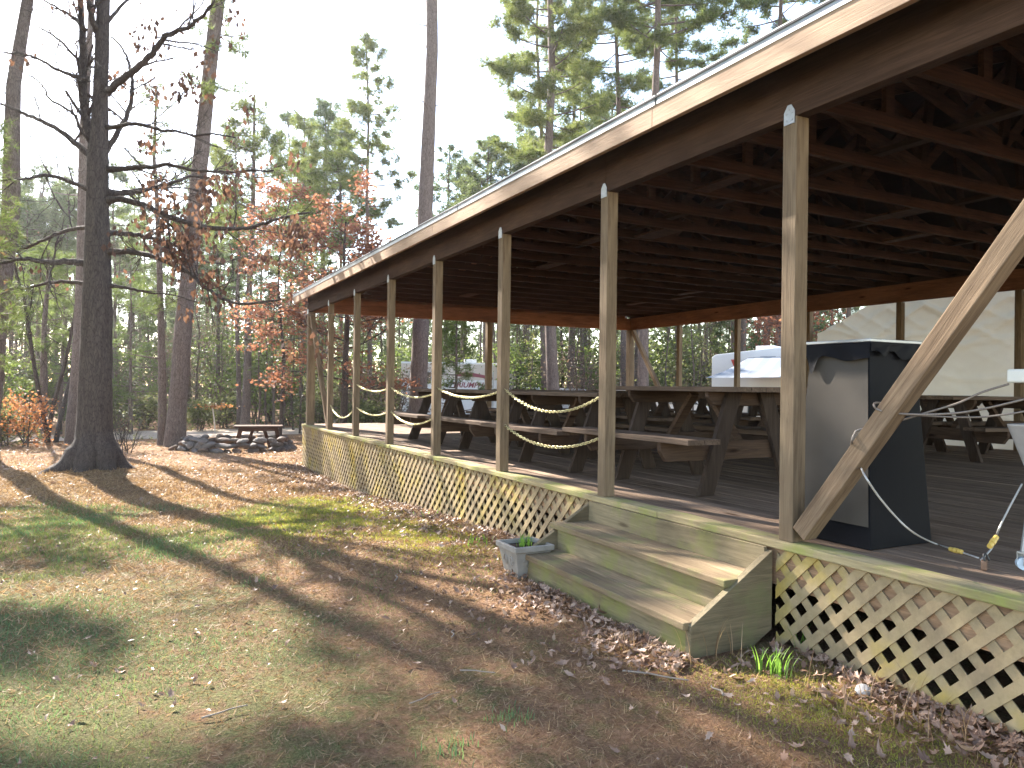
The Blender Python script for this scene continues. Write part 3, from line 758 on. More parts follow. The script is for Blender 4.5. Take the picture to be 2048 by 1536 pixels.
# =================================================================== PLANTER
def planter():
    c = on_ground(1036, 1159)[:2]+np.array([.105, .105]); root = empty('planter', (c[0], c[1], float(gz(c[0], c[1]))-.01)); tag(root, 'square grey planter with swirl relief beside the steps', 'planter')
    pm = plain('grey_stone_resin', (.235, .215, .19), .8, 0, .2, 9, .1, .4)
    d = MB(); prof = [(.098, 0), (.104, .02), (.136, .190), (.152, .196), (.154, .232), (.132, .234), (.128, .20)]
    n = 4; vs = []; fs = []
    for r_, z in prof: vs += [(sx*r_, sy*r_, z) for sx, sy in ((-1, -1), (1, -1), (1, 1), (-1, 1))]
    for k in range(len(prof)-1): fs += [(k*4+i, k*4+(i+1) % 4, (k+1)*4+(i+1) % 4, (k+1)*4+i) for i in range(4)]
    d.add(vs, fs); d.build('pot', pm, root, bevel=.004)
    # scroll relief on the four sides
    for f in range(4):
        d = MB()
        for sx in (-1, 1):
            P_ = [];
            for k in range(22):
                a_ = k*.34; rr = .034*(1-k/26); P_.append((sx*(.042+rr*.9*math.cos(a_)), 0, .115+.045*math.sin(a_)*(1-k/30)))
            P_ = [(x_, -(.104+.032*(z_-.02)/.17)-.001, z_) for x_, _, z_ in P_]
            d.tube(P_, .0045, 6)
        d.v = [tuple(Matrix.Rotation(f*math.pi/2, 3, 'Z') @ Vector(p)) for p in d.v]
        d.build('scroll_relief', pm, root, smooth=True)
    d = MB(); d.box(-.128, .128, -.128, .128, .17, .204); d.build('soil', plain('potting_soil', (.05, .035, .025), .95, 0, .3, 40, .1, 1), root)
    return root
pl_root = planter()

# =================================================================== VEGETATION
def unit(v): return v/(np.linalg.norm(v, axis=-1, keepdims=True)+1e-9)
def needles(P, D, K, Ln, Wd, rg, spread=.9):
    """K thin triangles leaving every point of P roughly along D"""
    n = len(P); Pb = np.repeat(P, K, 0); Db = np.repeat(D, K, 0)
    d = unit(Db*(1-spread*.5)+unit(rg.standard_normal((n*K, 3)))*spread)
    ln = Ln*rg.uniform(.6, 1.1, (n*K, 1)); s = unit(np.cross(d, rg.standard_normal((n*K, 3))))*Wd*.5*rg.uniform(.7, 1.3, (n*K, 1))
    tip = Pb+d*ln; tip[:, 2] -= .08*ln[:, 0]
    V = np.stack([Pb-s, Pb+s, tip], 1).reshape(-1, 3)
    return V, np.arange(n*K*3).reshape(-1, 3)
def leafquads(P, size, rg, flat=.5, hang=False):
    """small kite-shaped leaves at P"""
    n = len(P); a = unit(rg.standard_normal((n, 3))*np.array([1, 1, flat if not hang else 1.0]))
    if hang: a = unit(a*.6+np.array([0, 0, -1.0]))
    b = unit(np.cross(a, rg.standard_normal((n, 3)))); s = size*rg.uniform(.6, 1.25, (n, 1))
    V = np.stack([P, P+a*s*.5+b*s*.32, P+a*s, P+a*s*.5-b*s*.32], 1).reshape(-1, 3)
    return V, np.arange(n*4).reshape(-1, 4)
def bezier(a, b, c, n):
    t = np.linspace(0, 1, n)[:, None]; return (1-t)**2*a+2*t*(1-t)*b+t*t*c
def trunk_path(base, top, n, wob, rg):
    t = np.linspace(0, 1, n)[:, None]; P = base+(top-base)*t
    P[:, 0] += wob*np.interp(t[:, 0], np.linspace(0, 1, 6), np.r_[0, rg.standard_normal(5)]); P[:, 1] += wob*np.interp(t[:, 0], np.linspace(0, 1, 6), np.r_[0, rg.standard_normal(5)])
    return P
def pine(name, base, top, r0, crown0, crad, seed, nbr=34, K=12, nl=.22, nw=.015, tufts=9, mat='pine', bark='pinebark', gap=.25, flare=1.25, stubs=3, shape=0, rtop=.25, side=None):
    """base, top: trunk ends; crown0: share of the height where the crown starts"""
    rg = np.random.default_rng(seed); base = np.array(base, float); top = np.array(top, float); H = np.linalg.norm(top-base)
    root = empty(name, tuple(base)); n = 16; Pth = trunk_path(np.zeros(3), top-base, n, .0035*H, rg); Pth[0, 2] -= .25
    t = np.linspace(0, 1, n); rad = r0*(1-(1-rtop)*t**1.1); rad[0] *= flare; rad[1] *= 1+(flare-1)*.15
    nb = NB(); nb.add(*tube_np(Pth, rad, 12, rough=.035, rg=rg)); nb.build('trunk', M[bark], root)
    at = lambda q: np.array([np.interp(q, t, Pth[:, c]) for c in range(3)])
    limb = NB(); TP = []; TD = []
    for i in range(stubs):
        q = rg.uniform(.18, crown0); p = at(q); az = rg.uniform(0, 6.28); L_ = rg.uniform(.3, 1.1)
        e = p+np.array([math.cos(az), math.sin(az), .15])*L_; limb.add(*tube_np(bezier(p, (p+e)/2+[0, 0, -.06], e, 4), np.linspace(.022, .007, 4), 4))
    ga = rg.uniform(0, 6.28)
    for i in range(nbr):
        q = crown0+(1-crown0)*((i+.5)/nbr)**.92; p = at(q); ga += 2.4+rg.normal()*.4
        if side is not None and rg.random() < .75: ga = side+rg.normal()*.8
        u = (q-crown0)/(1-crown0); prof = (math.sin(math.pi*min(1, .18+u*.82))**.7 if shape == 0 else (1-u)**.75*.9+.12)
        L_ = crad*prof*rg.uniform(.55, 1.15); 
        if rg.random() < gap*.5: continue
        dr = np.array([math.cos(ga), math.sin(ga), 0]); rise = rg.uniform(-.12, .30)+.45*u
        e = p+dr*L_+np.array([0, 0, rise*L_]); mid = p+dr*L_*.55+np.array([0, 0, (rise*.1-.05)*L_])
        B = bezier(p, mid, e, 7); limb.add(*tube_np(B, np.linspace(.012+.012*L_, .006, 7), 4))
        nsub = max(4, int(L_*5.5))
        for k in range(nsub):
            f = rg.uniform(.28, 1); b0 = B[min(6, int(f*6))]+(B[min(6, int(f*6)+1)]-B[min(6, int(f*6))])*((f*6) % 1)
            sl = (.25+.22*L_*(1.15-f))*rg.uniform(.6, 1.2); az = ga+rg.choice([-1, 1])*rg.uniform(.4, 1.2)
            b1 = b0+np.array([math.cos(az), math.sin(az), rg.uniform(-.1, .55)])*sl
            limb.add(*tube_np(np.array([b0, (b0+b1)/2+[0, 0, -.02], b1]), np.array([.008, .006, .004]), 3))
            m_ = max(2, int(tufts*rg.uniform(.5, 1.1))); ff = rg.uniform(.2, 1.1, (m_, 1))
            c_ = b0+(b1-b0)*ff+rg.normal(0, .08, (m_, 3)); TP.append(c_); TD.append(np.repeat([unit(b1-b0)+[0, 0, .35]], m_, 0))
    limb.build('limbs', M[bark], root)
    V, Fc = needles(np.concatenate(TP), unit(np.concatenate(TD)), K, nl, nw, rg)
    np_mesh('crown', V, Fc, M[mat], root)
    return root
def bare_grow(nb, tips, p, d, L_, r, lev, rg, droop=0.0, sides=5):
    n = 5; pts = [p]; dd = d
    for i in range(n-1):
        dd = unit(dd+rg.normal(0, .16, 3)+np.array([0, 0, .03-droop])); pts.append(pts[-1]+dd*L_/(n-1))
    pts = np.array(pts); nb.add(*tube_np(pts, np.linspace(r, r*.5, n), sides if lev > 1 else 3))
    if lev <= 0: tips.append(pts[-1]); tips.append(pts[-2]); return
    for i in range(rg.integers(2, 5)):
        f = rg.uniform(.35, 1); q = pts[min(n-1, int(f*(n-1)))]
        nd = unit(dd+rg.normal(0, .55, 3)); bare_grow(nb, tips, q, nd, L_*rg.uniform(.45, .75), r*.5, lev-1, rg, droop, sides)
def leafy_tree(name, base, height, r0, spread, seed, mat, nleaf, size, lev=3, nl=14, crown0=.25, stems=1, bark='oakbark', flat=.6, horiz=.25, hang=False, clump=.22, lean=(0, 0)):
    """broadleaf tree or bush: stems, boughs, twigs and leaves round the twig ends"""
    rg = np.random.default_rng(seed); root = empty(name, tuple(base)); nb = NB(); tw = NB(); tips = []
    for s in range(stems):
        off = np.array([rg.normal(0, .10*(stems > 1)), rg.normal(0, .10*(stems > 1)), -.1]); ln = rg.normal(0, .12 if height > 4 else .25, 2)*(stems > 1)
        top = np.array([lean[0]+ln[0]*height, lean[1]+ln[1]*height, height*rg.uniform(.8, 1)])
        P = trunk_path(off, top, 9, .012*height, rg); nb.add(*tube_np(P, np.linspace(r0, r0*.22, 9), 8))
        for i in range(nl):
            q = crown0+(1-crown0)*(i+.5)/nl; p = P[min(8, int(q*8))]+(P[min(8, int(q*8)+1)]-P[min(8, int(q*8))])*((q*8) % 1)
            az = i*2.4+rg.normal()*.5; d = unit(np.array([math.cos(az), math.sin(az), horiz+.5*(q-crown0)+rg.normal()*.1]))
            bare_grow(tw, tips, p, d, spread*(1-.55*q)*rg.uniform(.35, .75), r0*.22*(1-.6*q)+.004, lev-1, rg)
    nb.build('trunk' if stems == 1 else 'stems', M[bark], root); tw.build('limbs', M[bark], root)
    T = np.array(tips); c = T[rg.integers(0, len(T), nleaf)]+rg.normal(0, clump, (nleaf, 3))*np.array([1, 1, .55])
    V, Fc = leafquads(c, size, rg, flat, hang); np_mesh('crown', V, Fc, M[mat], root)
    return root

# ---- the bare oak in front, limbs following the real ones
def front_oak():
    rg = np.random.default_rng(11); dep0 = dep((OAK[0], OAK[1], 0)); base = np.array([OAK[0], OAK[1], float(gz(*OAK))])
    root = empty('oak_tree', tuple(base)); tag(root, 'big bare oak with flared roots and a few hanging brown leaves at left', 'tree')
    W = lambda px, py, dd=0.0: at_depth(px, py, dep0+dd)-base
    path = [(186, 955), (185, 925), (188, 870), (190, 800), (192, 700), (194, 600), (195, 500), (195, 400), (196, 320), (199, 280), (201, 200), (204, 100), (207, 0), (211, -140), (216, -330), (220, -520)]
    wpx = [100, 76, 66, 62, 57, 53, 47, 41, 39, 34, 28, 26, 24, 20, 15, 7]
    P = np.array([W(*p) for p in path]); rad = np.array(wpx)/2/F*dep0; Pf = smooth_pts(P, 48); rf = np.interp(np.linspace(0, 15, 48), np.arange(16), rad)
    nb = NB(); V, Fq = tube_np(Pf, rf, 20, rough=.022, rg=rg); nb.add(V, Fq)
    # root flare
    for az, ln, r in ((R(198), .62, .24), (R(245), .35, .22), (R(300), .30, .22), (R(345), .42, .20), (R(60), .4, .2), (R(120), .4, .2), (R(165), .4, .2)):
        dv = np.array([math.cos(az), math.sin(az), 0]); o_ = dv*.10
        pts = np.array([o_+[0, 0, .75], o_+dv*.10+[0, 0, .28], o_+dv*(.14+ln*.35)+[0, 0, -.02], o_+dv*(.16+ln)+[0, 0, -.20]])
        nb.add(*tube_np(smooth_pts(pts, 14), np.interp(np.linspace(0, 1, 14), [0, .4, 1], [.10, r, .10]), 10, rough=.03, rg=rg))
    nb.build('trunk', M['oakbark'], root)
    limbs = [
        ([(193, 300), (182, 270), (172, 240), (166, 180), (165, 90), (162, 0), (158, -120), (150, -260)], 19, 0.3),
        ([(199, 75), (190, 50), (180, 20), (172, -20), (160, -90)], 12, -.6),
        ([(212, 184), (230, 170), (258, 148), (281, 131), (305, 105), (328, 77), (350, 64), (375, 55), (400, 36), (416, 20), (440, -20)], 13, -1.2),
        ([(208, 305), (220, 290), (240, 255), (255, 230), (263, 195), (264, 164), (259, 135), (255, 118), (243, 95), (222, 73)], 10, .8),
        ([(210, 255), (235, 253), (262, 248), (292, 252), (320, 260), (350, 262), (394, 270), (430, 268), (470, 276)], 8, -1.5),
        ([(212, 339), (240, 338), (273, 335), (300, 334), (328, 329), (365, 335), (401, 342), (470, 343), (547, 341)], 10, -1.0),
        ([(214, 386), (235, 386), (262, 384), (290, 379), (313, 373), (345, 366), (383, 352), (430, 360)], 13, 1.2),
        ([(214, 400), (240, 398), (273, 406), (320, 424), (383, 448), (430, 456), (474, 457), (512, 452), (547, 441), (585, 431), (620, 425)], 11, -.8),
        ([(215, 466), (240, 466), (277, 471), (310, 478), (343, 488), (372, 504), (400, 520), (450, 530)], 9, 1.5),
        ([(216, 503), (250, 503), (280, 507), (310, 514), (345, 530), (380, 547), (400, 566), (430, 588), (462, 605), (512, 606), (560, 598)], 10, -1.6),
        ([(216, 571), (250, 575), (285, 582), (308, 586), (345, 590), (395, 604)], 6, .6),
        ([(185, 318), (175, 306), (150, 286), (120, 262), (85, 243), (47, 226), (20, 214), (-30, 196)], 12, .9),
        ([(186, 388), (175, 378), (150, 368), (117, 355), (85, 352), (50, 357), (22, 359), (-40, 362)], 9, -1.1),
        ([(184, 456), (170, 456), (140, 460), (109, 470), (75, 487), (44, 497), (0, 503), (-50, 508)], 8, 1.0),
        ([(180, 530), (165, 526), (145, 524), (110, 526), (75, 521), (47, 518), (10, 524), (-40, 530)], 13, -.6),
        ([(176, 158), (163, 156), (140, 150), (109, 136), (85, 122), (62, 113), (30, 106), (-10, 103)], 7, -.9),
        ([(186, 285), (176, 280), (160, 258), (149, 230), (125, 213), (98, 197), (88, 175), (70, 157), (50, 148)], 6, -.5),
        ([(178, 566), (160, 566), (130, 563), (93, 566), (60, 574), (20, 578), (-30, 585)], 8, .4),
        ([(205, 55), (235, 20), (262, -5), (300, -20)], 7, .7), ([(170, 60), (140, 30), (100, 8), (60, -20)], 6, -.7),
        ([(207, -60), (260, -160), (330, -240), (400, -300)], 10, .8), ([(212, -160), (160, -270), (90, -350), (20, -400)], 10, -.8),
        ([(216, -260), (270, -380), (350, -470)], 8, -1.4), ([(218, -380), (170, -500), (120, -590)], 7, 1.2)]
    lb = NB(); tips = []; big = []
    for pts, w0, dd in limbs:
        n = len(pts); Q = np.array([W(p[0], p[1], dd*(i/(n-1))**1.1) for i, p in enumerate(pts)]); Qs = smooth_pts(Q, n*4)
        Qs += rg.normal(0, .007, Qs.shape); r = np.linspace(w0*1.25, max(2.0, w0*.32), len(Qs))/2/F*dep0; r[:3] *= np.array([1.5, 1.25, 1.1])
        lb.add(*tube_np(Qs, r, 7, rough=.04, rg=rg)); Ltot = np.linalg.norm(np.diff(Qs, axis=0), axis=1).sum()
        for k in range(int(4+Ltot*2.6)):
            f = rg.uniform(.25, 1); i = min(len(Qs)-2, int(f*(len(Qs)-1))); dv = unit(Qs[i+1]-Qs[i])
            nd = unit(dv*.6+rg.normal(0, .55, 3)+np.array([0, 0, .12])); bare_grow(lb, tips, Qs[i], nd, rg.uniform(.35, 1.0), r[i]*.42, 2 if f < .8 else 1, rg, 0, 4)
    lb.build('limbs', M['oakbark'], root)
    T = np.array(tips); 
    # leaves only in scattered hanging bunches, more of them to the right
    scr = T[:, 0]*math.cos(YAW)-T[:, 1]*math.sin(YAW); prob = np.clip(.10+.28*np.clip(scr, -1, 4), .05, 1); cl = vnoise(T[:, 0]*2, T[:, 2]*2, .9); prob *= (cl > .5)
    pick = T[rg.random(len(T)) < prob*.55]; c = np.repeat(pick, 7, 0)+rg.normal(0, .085, (len(pick)*7, 3))-np.array([0, 0, .06])
    V, Fc = leafquads(c, .11, rg, 1, True); np_mesh('crown', V, Fc, M['brown'], root)
front_oak()

def base_at(px, depth, py=800):
    p = at_depth(px, py, depth); p[2] = float(gz(p[0], p[1])); return p
def px_pine(name, label, group, pxb, pyb, pxt, pyt, depth, wpx, crown_y, halfpx, seed, **kw):
    """a pine whose trunk runs through two photo points at one real distance"""
    a = at_depth(pxb, pyb, depth); b = at_depth(pxt, pyt, depth); g = float(gz(a[0], a[1])); k = (g-a[2])/(b[2]-a[2]); base = a+(b-a)*k
    cz = at_depth(pxb, crown_y, depth)[2]; crown0 = (cz-g)/(b[2]-g)
    o = pine(name, base, b, wpx/2/F*depth, max(.05, min(.92, crown0)), halfpx/F*depth, seed, **kw)
    tag(o, label, 'tree', group); return o
G1_ = 'tall pines standing clear of the far wood'
px_pine('pine_tree', 'thick pine trunk leaning right at the left edge of the lawn', G1_, -22, 800, 84, -330, 15.0, 44, -130, 225, 21, nbr=34, K=10, nl=.26, nw=.020, tufts=8, gap=.5)
px_pine('pine_tree', 'large leaning pine trunk, the thicker of the pair right of the oak', G1_, 352, 860, 470, -300, 19.5, 35, 215, 88, 22, nbr=32, K=13, side=R(-60), rtop=.6, shape=1)
px_pine('pine_tree', 'slimmer dark pine trunk beside the large leaning one', G1_, 325, 870, 312, 170, 19.9, 17, 640, 62, 23, nbr=34, K=12, nl=.18, nw=.012, gap=.5)
px_pine('pine_tree', 'pale grey pine trunk showing from behind the oak', G1_, 146, 870, 190, -150, 19.8, 27, -70, 60, 24, nbr=20)
px_pine('pine_tree', 'straight thick branchless pine trunk behind the far end of the roof', G1_, 838, 750, 888, -420, 21, 36, -130, 130, 25, nbr=30, flare=1.15, stubs=9, rtop=.45)
px_pine('pine_tree', 'full crowned pine rising over the roof, nearest the branchless trunk', G1_, 1108, 720, 1092, -330, 24, 25, 330, 125, 26, nbr=84, K=20, tufts=16, gap=.15, nl=.25)
px_pine('pine_tree', 'slender green pine in the middle of the group above the roof', G1_, 1245, 720, 1228, -260, 29, 15, 250, 118, 27, nbr=76, K=18, tufts=15, gap=.2, nl=.25)
px_pine('pine_tree', 'bare lower trunk of the rightmost big pine above the roof', G1_, 1291, 720, 1330, -420, 24, 23, 110, 185, 28, nbr=72, K=18, tufts=15, gap=.2, nl=.25)
px_pine('pine_tree', 'thin pine stem just right of the rightmost big trunk', G1_, 1356, 720, 1352, -260, 33, 12, 190, 130, 29, nbr=66, K=17, tufts=14, gap=.25, nl=.26)
px_pine('pine_tree', 'pine crown reaching down to the roof edge at upper right', G1_, 1560, 720, 1570, -380, 27, 16, 90, 170, 30, nbr=60, K=18, tufts=14, nl=.26)
px_pine('pine_tree', 'pine trunk directly left of the thick twin trunk under the roof', G1_, 1089, 740, 1075, -120, 29, 14, 330, 70, 31, nbr=26, K=13)
px_pine('pine_tree', 'open crowned lone pine between the rusty tree and the thick trunk', G1_, 736, 700, 733, 78, 28, 11, 470, 104, 32, nbr=60, K=17, tufts=12, gap=.5, shape=1, nl=.24, nw=.017)
px_pine('pine_tree', 'round topped pine over the rusty leaves at centre left', G1_, 492, 800, 513, 190, 26, 17, 500, 90, 33, nbr=60, K=16, tufts=11, gap=.5, nl=.22)
px_pine('pine_tree', 'thin pine close to the left of the round topped one', G1_, 478, 800, 470, 270, 27, 10, 520, 60, 34, nbr=36, K=12, gap=.5)
px_pine('pine_tree', 'narrow pine left of the lone open crowned one', G1_, 604, 760, 606, 235, 29, 9, 560, 58, 35, nbr=52, K=16, gap=.3, shape=1)
px_pine('pine_tree', 'bushy pine tucked just behind the lone open crowned one', G1_, 684, 760, 680, 240, 31, 10, 520, 66, 36, nbr=58, K=17, gap=.2)
px_pine('pine_tree', 'small dark pine trunk standing at the left edge beside the orange bush', G1_, 84, 860, 96, 500, 21.5, 17, 700, 62, 37, nbr=24, K=12, mat='pine_bright')
px_pine('young_pine', 'young pine with dark drooping needles cut by the left edge', 'young pines', -70, 880, -40, 250, 11.5, 12, 770, 125, 38, nbr=38, K=14, nl=.17, nw=.008, shape=1)
px_pine('young_pine', 'bright young pine in front of the white lettered trailer', 'young pines', 912, 800, 915, 560, 22.5, 7, 790, 46, 39, nbr=30, K=13, nl=.20, nw=.012, mat='pine_bright', shape=1, gap=.1)
px_pine('young_pine', 'bright yellow green young pine seen between oak and leaning pine', 'young pines', 262, 860, 262, 560, 24, 8, 800, 92, 40, nbr=26, K=13, nl=.2, nw=.013, mat='pine_bright', shape=1, gap=.3)
px_pine('young_pine', 'bright young pine at left behind the slim dark trunk', 'young pines', 120, 860, 130, 590, 23.5, 8, 790, 92, 41, nbr=24, K=13, nl=.2, nw=.013, mat='pine_bright', shape=1, gap=.4)
for k, (px, yt, dd, wp, cy_, hp, lb) in enumerate(((582, 232, 32, 8, 560, 62, 'soft green pine just right of the round topped one'), (648, 205, 33, 8, 520, 60, 'narrow pine between the bushy pine and the rusty oak'), (438, 300, 31, 9, 600, 62, 'middle height pine right of the leaning trunk'),
        (375, 330, 33, 8, 620, 60, 'middle height pine behind the leaning trunk'), (232, 335, 32, 8, 620, 66, 'middle height pine between the oak and the slim trunk'), (132, 370, 33, 8, 640, 66, 'middle height pine just left of the oak'), (60, 400, 32, 8, 640, 70, 'middle height pine above the orange bush'),
        (925, 335, 34, 9, 560, 62, 'shorter pine rising over the roof next to the branchless trunk'), (985, 275, 33, 9, 560, 66, 'middle pine over the roof left of the full crowned one'), (1050, 300, 35, 9, 560, 66, 'shorter pine over the roof directly left of the full crowned one'), (1165, 150, 34, 10, 520, 80, 'pine filling the gap right of the full crowned one'))):
    px_pine('pine_tree', lb, G1_, px, 780, px+(4 if k % 2 else -4), yt, dd, wp, cy_, hp, 150+k, nbr=48, K=13, tufts=10, gap=.35, nl=.28, nw=.022, shape=k % 2, mat='pine_far', bark='farbark')
# pines outside the left edge whose shadows fall on the lawn
for k, (x, y, h, s) in enumerate(((-8.2, 13.5, 16, 50), (-10.2, 10.6, 15, 51), (-9.6, 17.5, 18, 52), (-7.2, 8.6, 13, 53), (-7.6, 11.2, 14, 54), (-8.8, 15.6, 17, 55), (-8.6, 5.6, 11, 56), (-8.0, 3.4, 9, 57))):
    o = pine('pine_tree', (x, y, float(gz(x, y))), (x+.6, y, h), .2, .30, 2.4, s, nbr=44, K=8, tufts=7, nl=.3, nw=.04, gap=.35)
    tag(o, 'tall pine beyond the left edge that shades the lawn', 'tree', 'pines shading the lawn')

# rusty marcescent tree and other broadleaf trees
o = leafy_tree('rusty_oak', base_at(684, 19.5), 6.2, .115, 3.7, 60, 'rust', 8500, .105, lev=4, nl=22, crown0=.26, horiz=.05, flat=.35, clump=.13)
tag(o, 'small oak holding rusty red leaves behind the far corner of the pavilion', 'tree')
o = leafy_tree('rusty_oak', base_at(560, 21.5), 7.2, .06, 3.0, 61, 'rust', 4200, .10, lev=4, nl=18, crown0=.32, horiz=.10, flat=.35, clump=.14)
tag(o, 'thin oak with sparse rusty leaves among the pines left of the pavilion corner', 'tree')
o = leafy_tree('rusty_oak', base_at(1610, 24), 6.8, .09, 3.2, 62, 'rust', 5200, .12, lev=4, nl=18, crown0=.35, clump=.2)
tag(o, 'rusty leaved tree above the camper awning behind the near post', 'tree')
o = leafy_tree('orange_bush', base_at(48, 18.5), 1.25, .02, 1.0, 63, 'orange', 1500, .075, lev=2, nl=8, crown0=.1, stems=4, clump=.12)
tag(o, 'low bush with orange leaves near the left edge', 'bush')
o = leafy_tree('bare_bush', base_at(252, 17.4), 1.0, .014, .9, 64, 'shrub', 260, .05, lev=3, nl=7, crown0=.1, stems=7, horiz=.9)
tag(o, 'small bare fan shaped bush beside the sandy track', 'bush')
o = leafy_tree('slender_tree', base_at(103, 20.5), 6.5, .07, 1.8, 65, 'brush', 200, .06, lev=4, nl=12, crown0=.3, stems=3, horiz=.8)
tag(o, 'clump of three thin leafless stems near the left edge', 'tree')
for k, (px, dd, h, lb) in enumerate(((232, 27, 7.5, 'tall bare twiggy tree left of the slim pine trunk'), (395, 30, 7.5, 'bare twiggy tree just right of the leaning pine'), (545, 27, 6.5, 'bare twiggy tree between the rusty oaks'), (20, 28, 7.0, 'bare twiggy tree above the orange bush'))):
    o = leafy_tree('bare_tree', base_at(px, dd), h, .06, 3.4, 640+k, 'brush', 500, .06, lev=5, nl=16, crown0=.25, horiz=.7, bark='farbark'); tag(o, lb, 'tree')
BR = 'leafless thickets at the edge of the wood'
for k, (px, dd, h, sp, n_, lb) in enumerate(((430, 33, 4.6, 3.4, 2600, 'dense purple brown leafless thicket behind the leaning pine'), (335, 31, 3.4, 3.0, 1500, 'greyish leafless thicket between the oak and the leaning pine'),
        (200, 29, 3.0, 2.8, 1300, 'brown leafless thicket left of the fan shaped bush'), (705, 23, 2.0, 1.6, 1200, 'dark brush seen under the rusty oak through the post gaps'), (790, 24, 2.2, 1.8, 1000, 'brown brush left of the thick branchless trunk'),
        (1165, 27, 2.7, 2.2, 1500, 'purplish leafless thicket right of the twin trunks behind the tables'), (1235, 28, 3.4, 2.2, 900, 'tall leafless thicket beside the back corner post'), (1385, 29, 5.0, 2.2, 500, 'thin bare saplings between two back posts'), (20, 26, 3.0, 2.6, 1200, 'brown thicket behind the orange bush'))):
    o = leafy_tree('thicket', base_at(px, dd), h, .03, sp, 70+k, 'brush', n_, .085, lev=4, nl=9, crown0=.08, stems=5, horiz=.6, clump=.28, bark='farbark')
    tag(o, lb, 'bush', BR)
# green shrubs: three kinds, copied
SH = 'green shrubs along the edge of the wood'
protos = []
for k, (mt_, h, sp, n_) in enumerate((('shrub', 1.7, 1.4, 2600), ('pine_bright', 2.4, 1.6, 2600), ('shrub', .9, 1.0, 1500))):
    o = leafy_tree('shrub', (0, 0, 0), h, .025, sp, 90+k, mt_, n_, .10, lev=3, nl=9, crown0=.05, stems=5, horiz=.6, clump=.2, bark='farbark'); protos.append((o, kids(o)))
slab = ['leafy yellow green shrub at the edge of the far wood', 'tall fresh green shrub at the edge of the far wood', 'low green shrub at the edge of the far wood']
used = set()
for px, dd, k, s in [(5, 22, 1, 1.0), (-30, 24, 0, 1.2), (60, 27, 0, 1.3), (205, 25, 2, 1.2), (240, 32, 0, 1.2), (290, 27, 2, 1.1), (300, 36, 1, 1.4), (395, 26, 2, 1.0), (420, 36, 0, 1.2), (455, 28, 2, 1.1), (470, 34, 1, 1.3),
        (505, 31, 1, 1.4), (540, 33, 1, 1.6), (575, 30, 1, 1.3), (600, 34, 0, 1.6), (640, 27, 0, 1.0), (660, 25, 2, 1.2), (700, 30, 1, 1.3), (725, 22, 2, 1.1), (750, 28, 0, 1.2), (790, 33, 1, 1.3), (760, 21, 2, 1.0), (980, 33, 1, 1.2), (1020, 36, 0, 1.6), (1050, 30, 1, 1.3),
        (1070, 36, 1, 1.5), (1130, 35, 1, 1.5), (1190, 37, 0, 1.6), (1225, 34, 1, 1.5), (1275, 36, 1, 1.5), (1330, 36, 1, 1.7), (1375, 34, 1, 1.5), (1405, 32, 0, 1.5), (1300, 31, 0, 1.2), (350, 27, 2, .8), (170, 26, 2, 1.0), (15, 19, 2, .9), (140, 30, 1, 1.2)]:
    o, ks = protos[k]; p = base_at(px, dd); rz = (px*.37) % 6.28
    if k in used: o = copy_tree(o, ks, tuple(p), rz, (s, s, s))
    else: used.add(k); o.location = tuple(p); o.scale = (s,)*3
    tag(o, slab[k], 'shrub', SH)
# pines of the wood: four kinds, copied
FW = 'slender pines of the far wood'
fp = []
for k, (h, cr, c0, nb_, shp) in enumerate(((12, 1.7, .42, 30, 1), (14, 1.9, .5, 30, 0), (9, 1.6, .22, 30, 1), (16, 2.0, .55, 28, 0))):
    o = pine('far_pine', (0, 0, 0), (.25*k-.3, .3, h), .11+.02*k, c0, cr*1.2, 110+k, nbr=int(nb_*1.4), K=8, tufts=8, nl=.32, nw=.034, mat='pine_far', bark='farbark', gap=.35, shape=shp); fp.append((o, kids(o)))
rg = np.random.default_rng(5); spots = []
for px in range(-140, 640, 14): spots.append((px+rg.uniform(-9, 9), rg.uniform(34, 62), None))
for px in range(640, 900, 30): spots.append((px+rg.uniform(-9, 9), rg.uniform(38, 60), None))
for px in range(900, 1700, 19): spots.append((px+rg.uniform(-9, 9), rg.uniform(34, 62), None))
for px in range(1700, 2500, 60): spots.append((px, rg.uniform(30, 50), None))
for px in (885, 930, 965, 1010, 1060, 1140, 1180, 1210, 1275, 1400, 1440, 1480, 1520): spots.append((px, rg.uniform(31, 42), 3 if px > 1100 else 1))
fl = ['slender pine with a low crown in the far wood', 'slender round crowned pine in the far wood', 'short bushy pine in the far wood', 'tallest kind of slender pine in the far wood']
usedp = set()
for px, dd, k in spots:
    if k is None: k = int(rg.choice([0, 1, 2, 2, 3] if px < 640 or px > 900 else [0, 2, 2]))
    o, ks = fp[k]; p = base_at(px, dd); s = float(rg.uniform(.62, 1.0) if px < 900 else rg.uniform(.7, 1.05)); rz = float(rg.uniform(0, 6.28))
    if k in usedp: o = copy_tree(o, ks, tuple(p), rz, (s, s, s))
    else: usedp.add(k); o.location = tuple(p); o.scale = (s,)*3
    tag(o, fl[k], 'tree', FW)
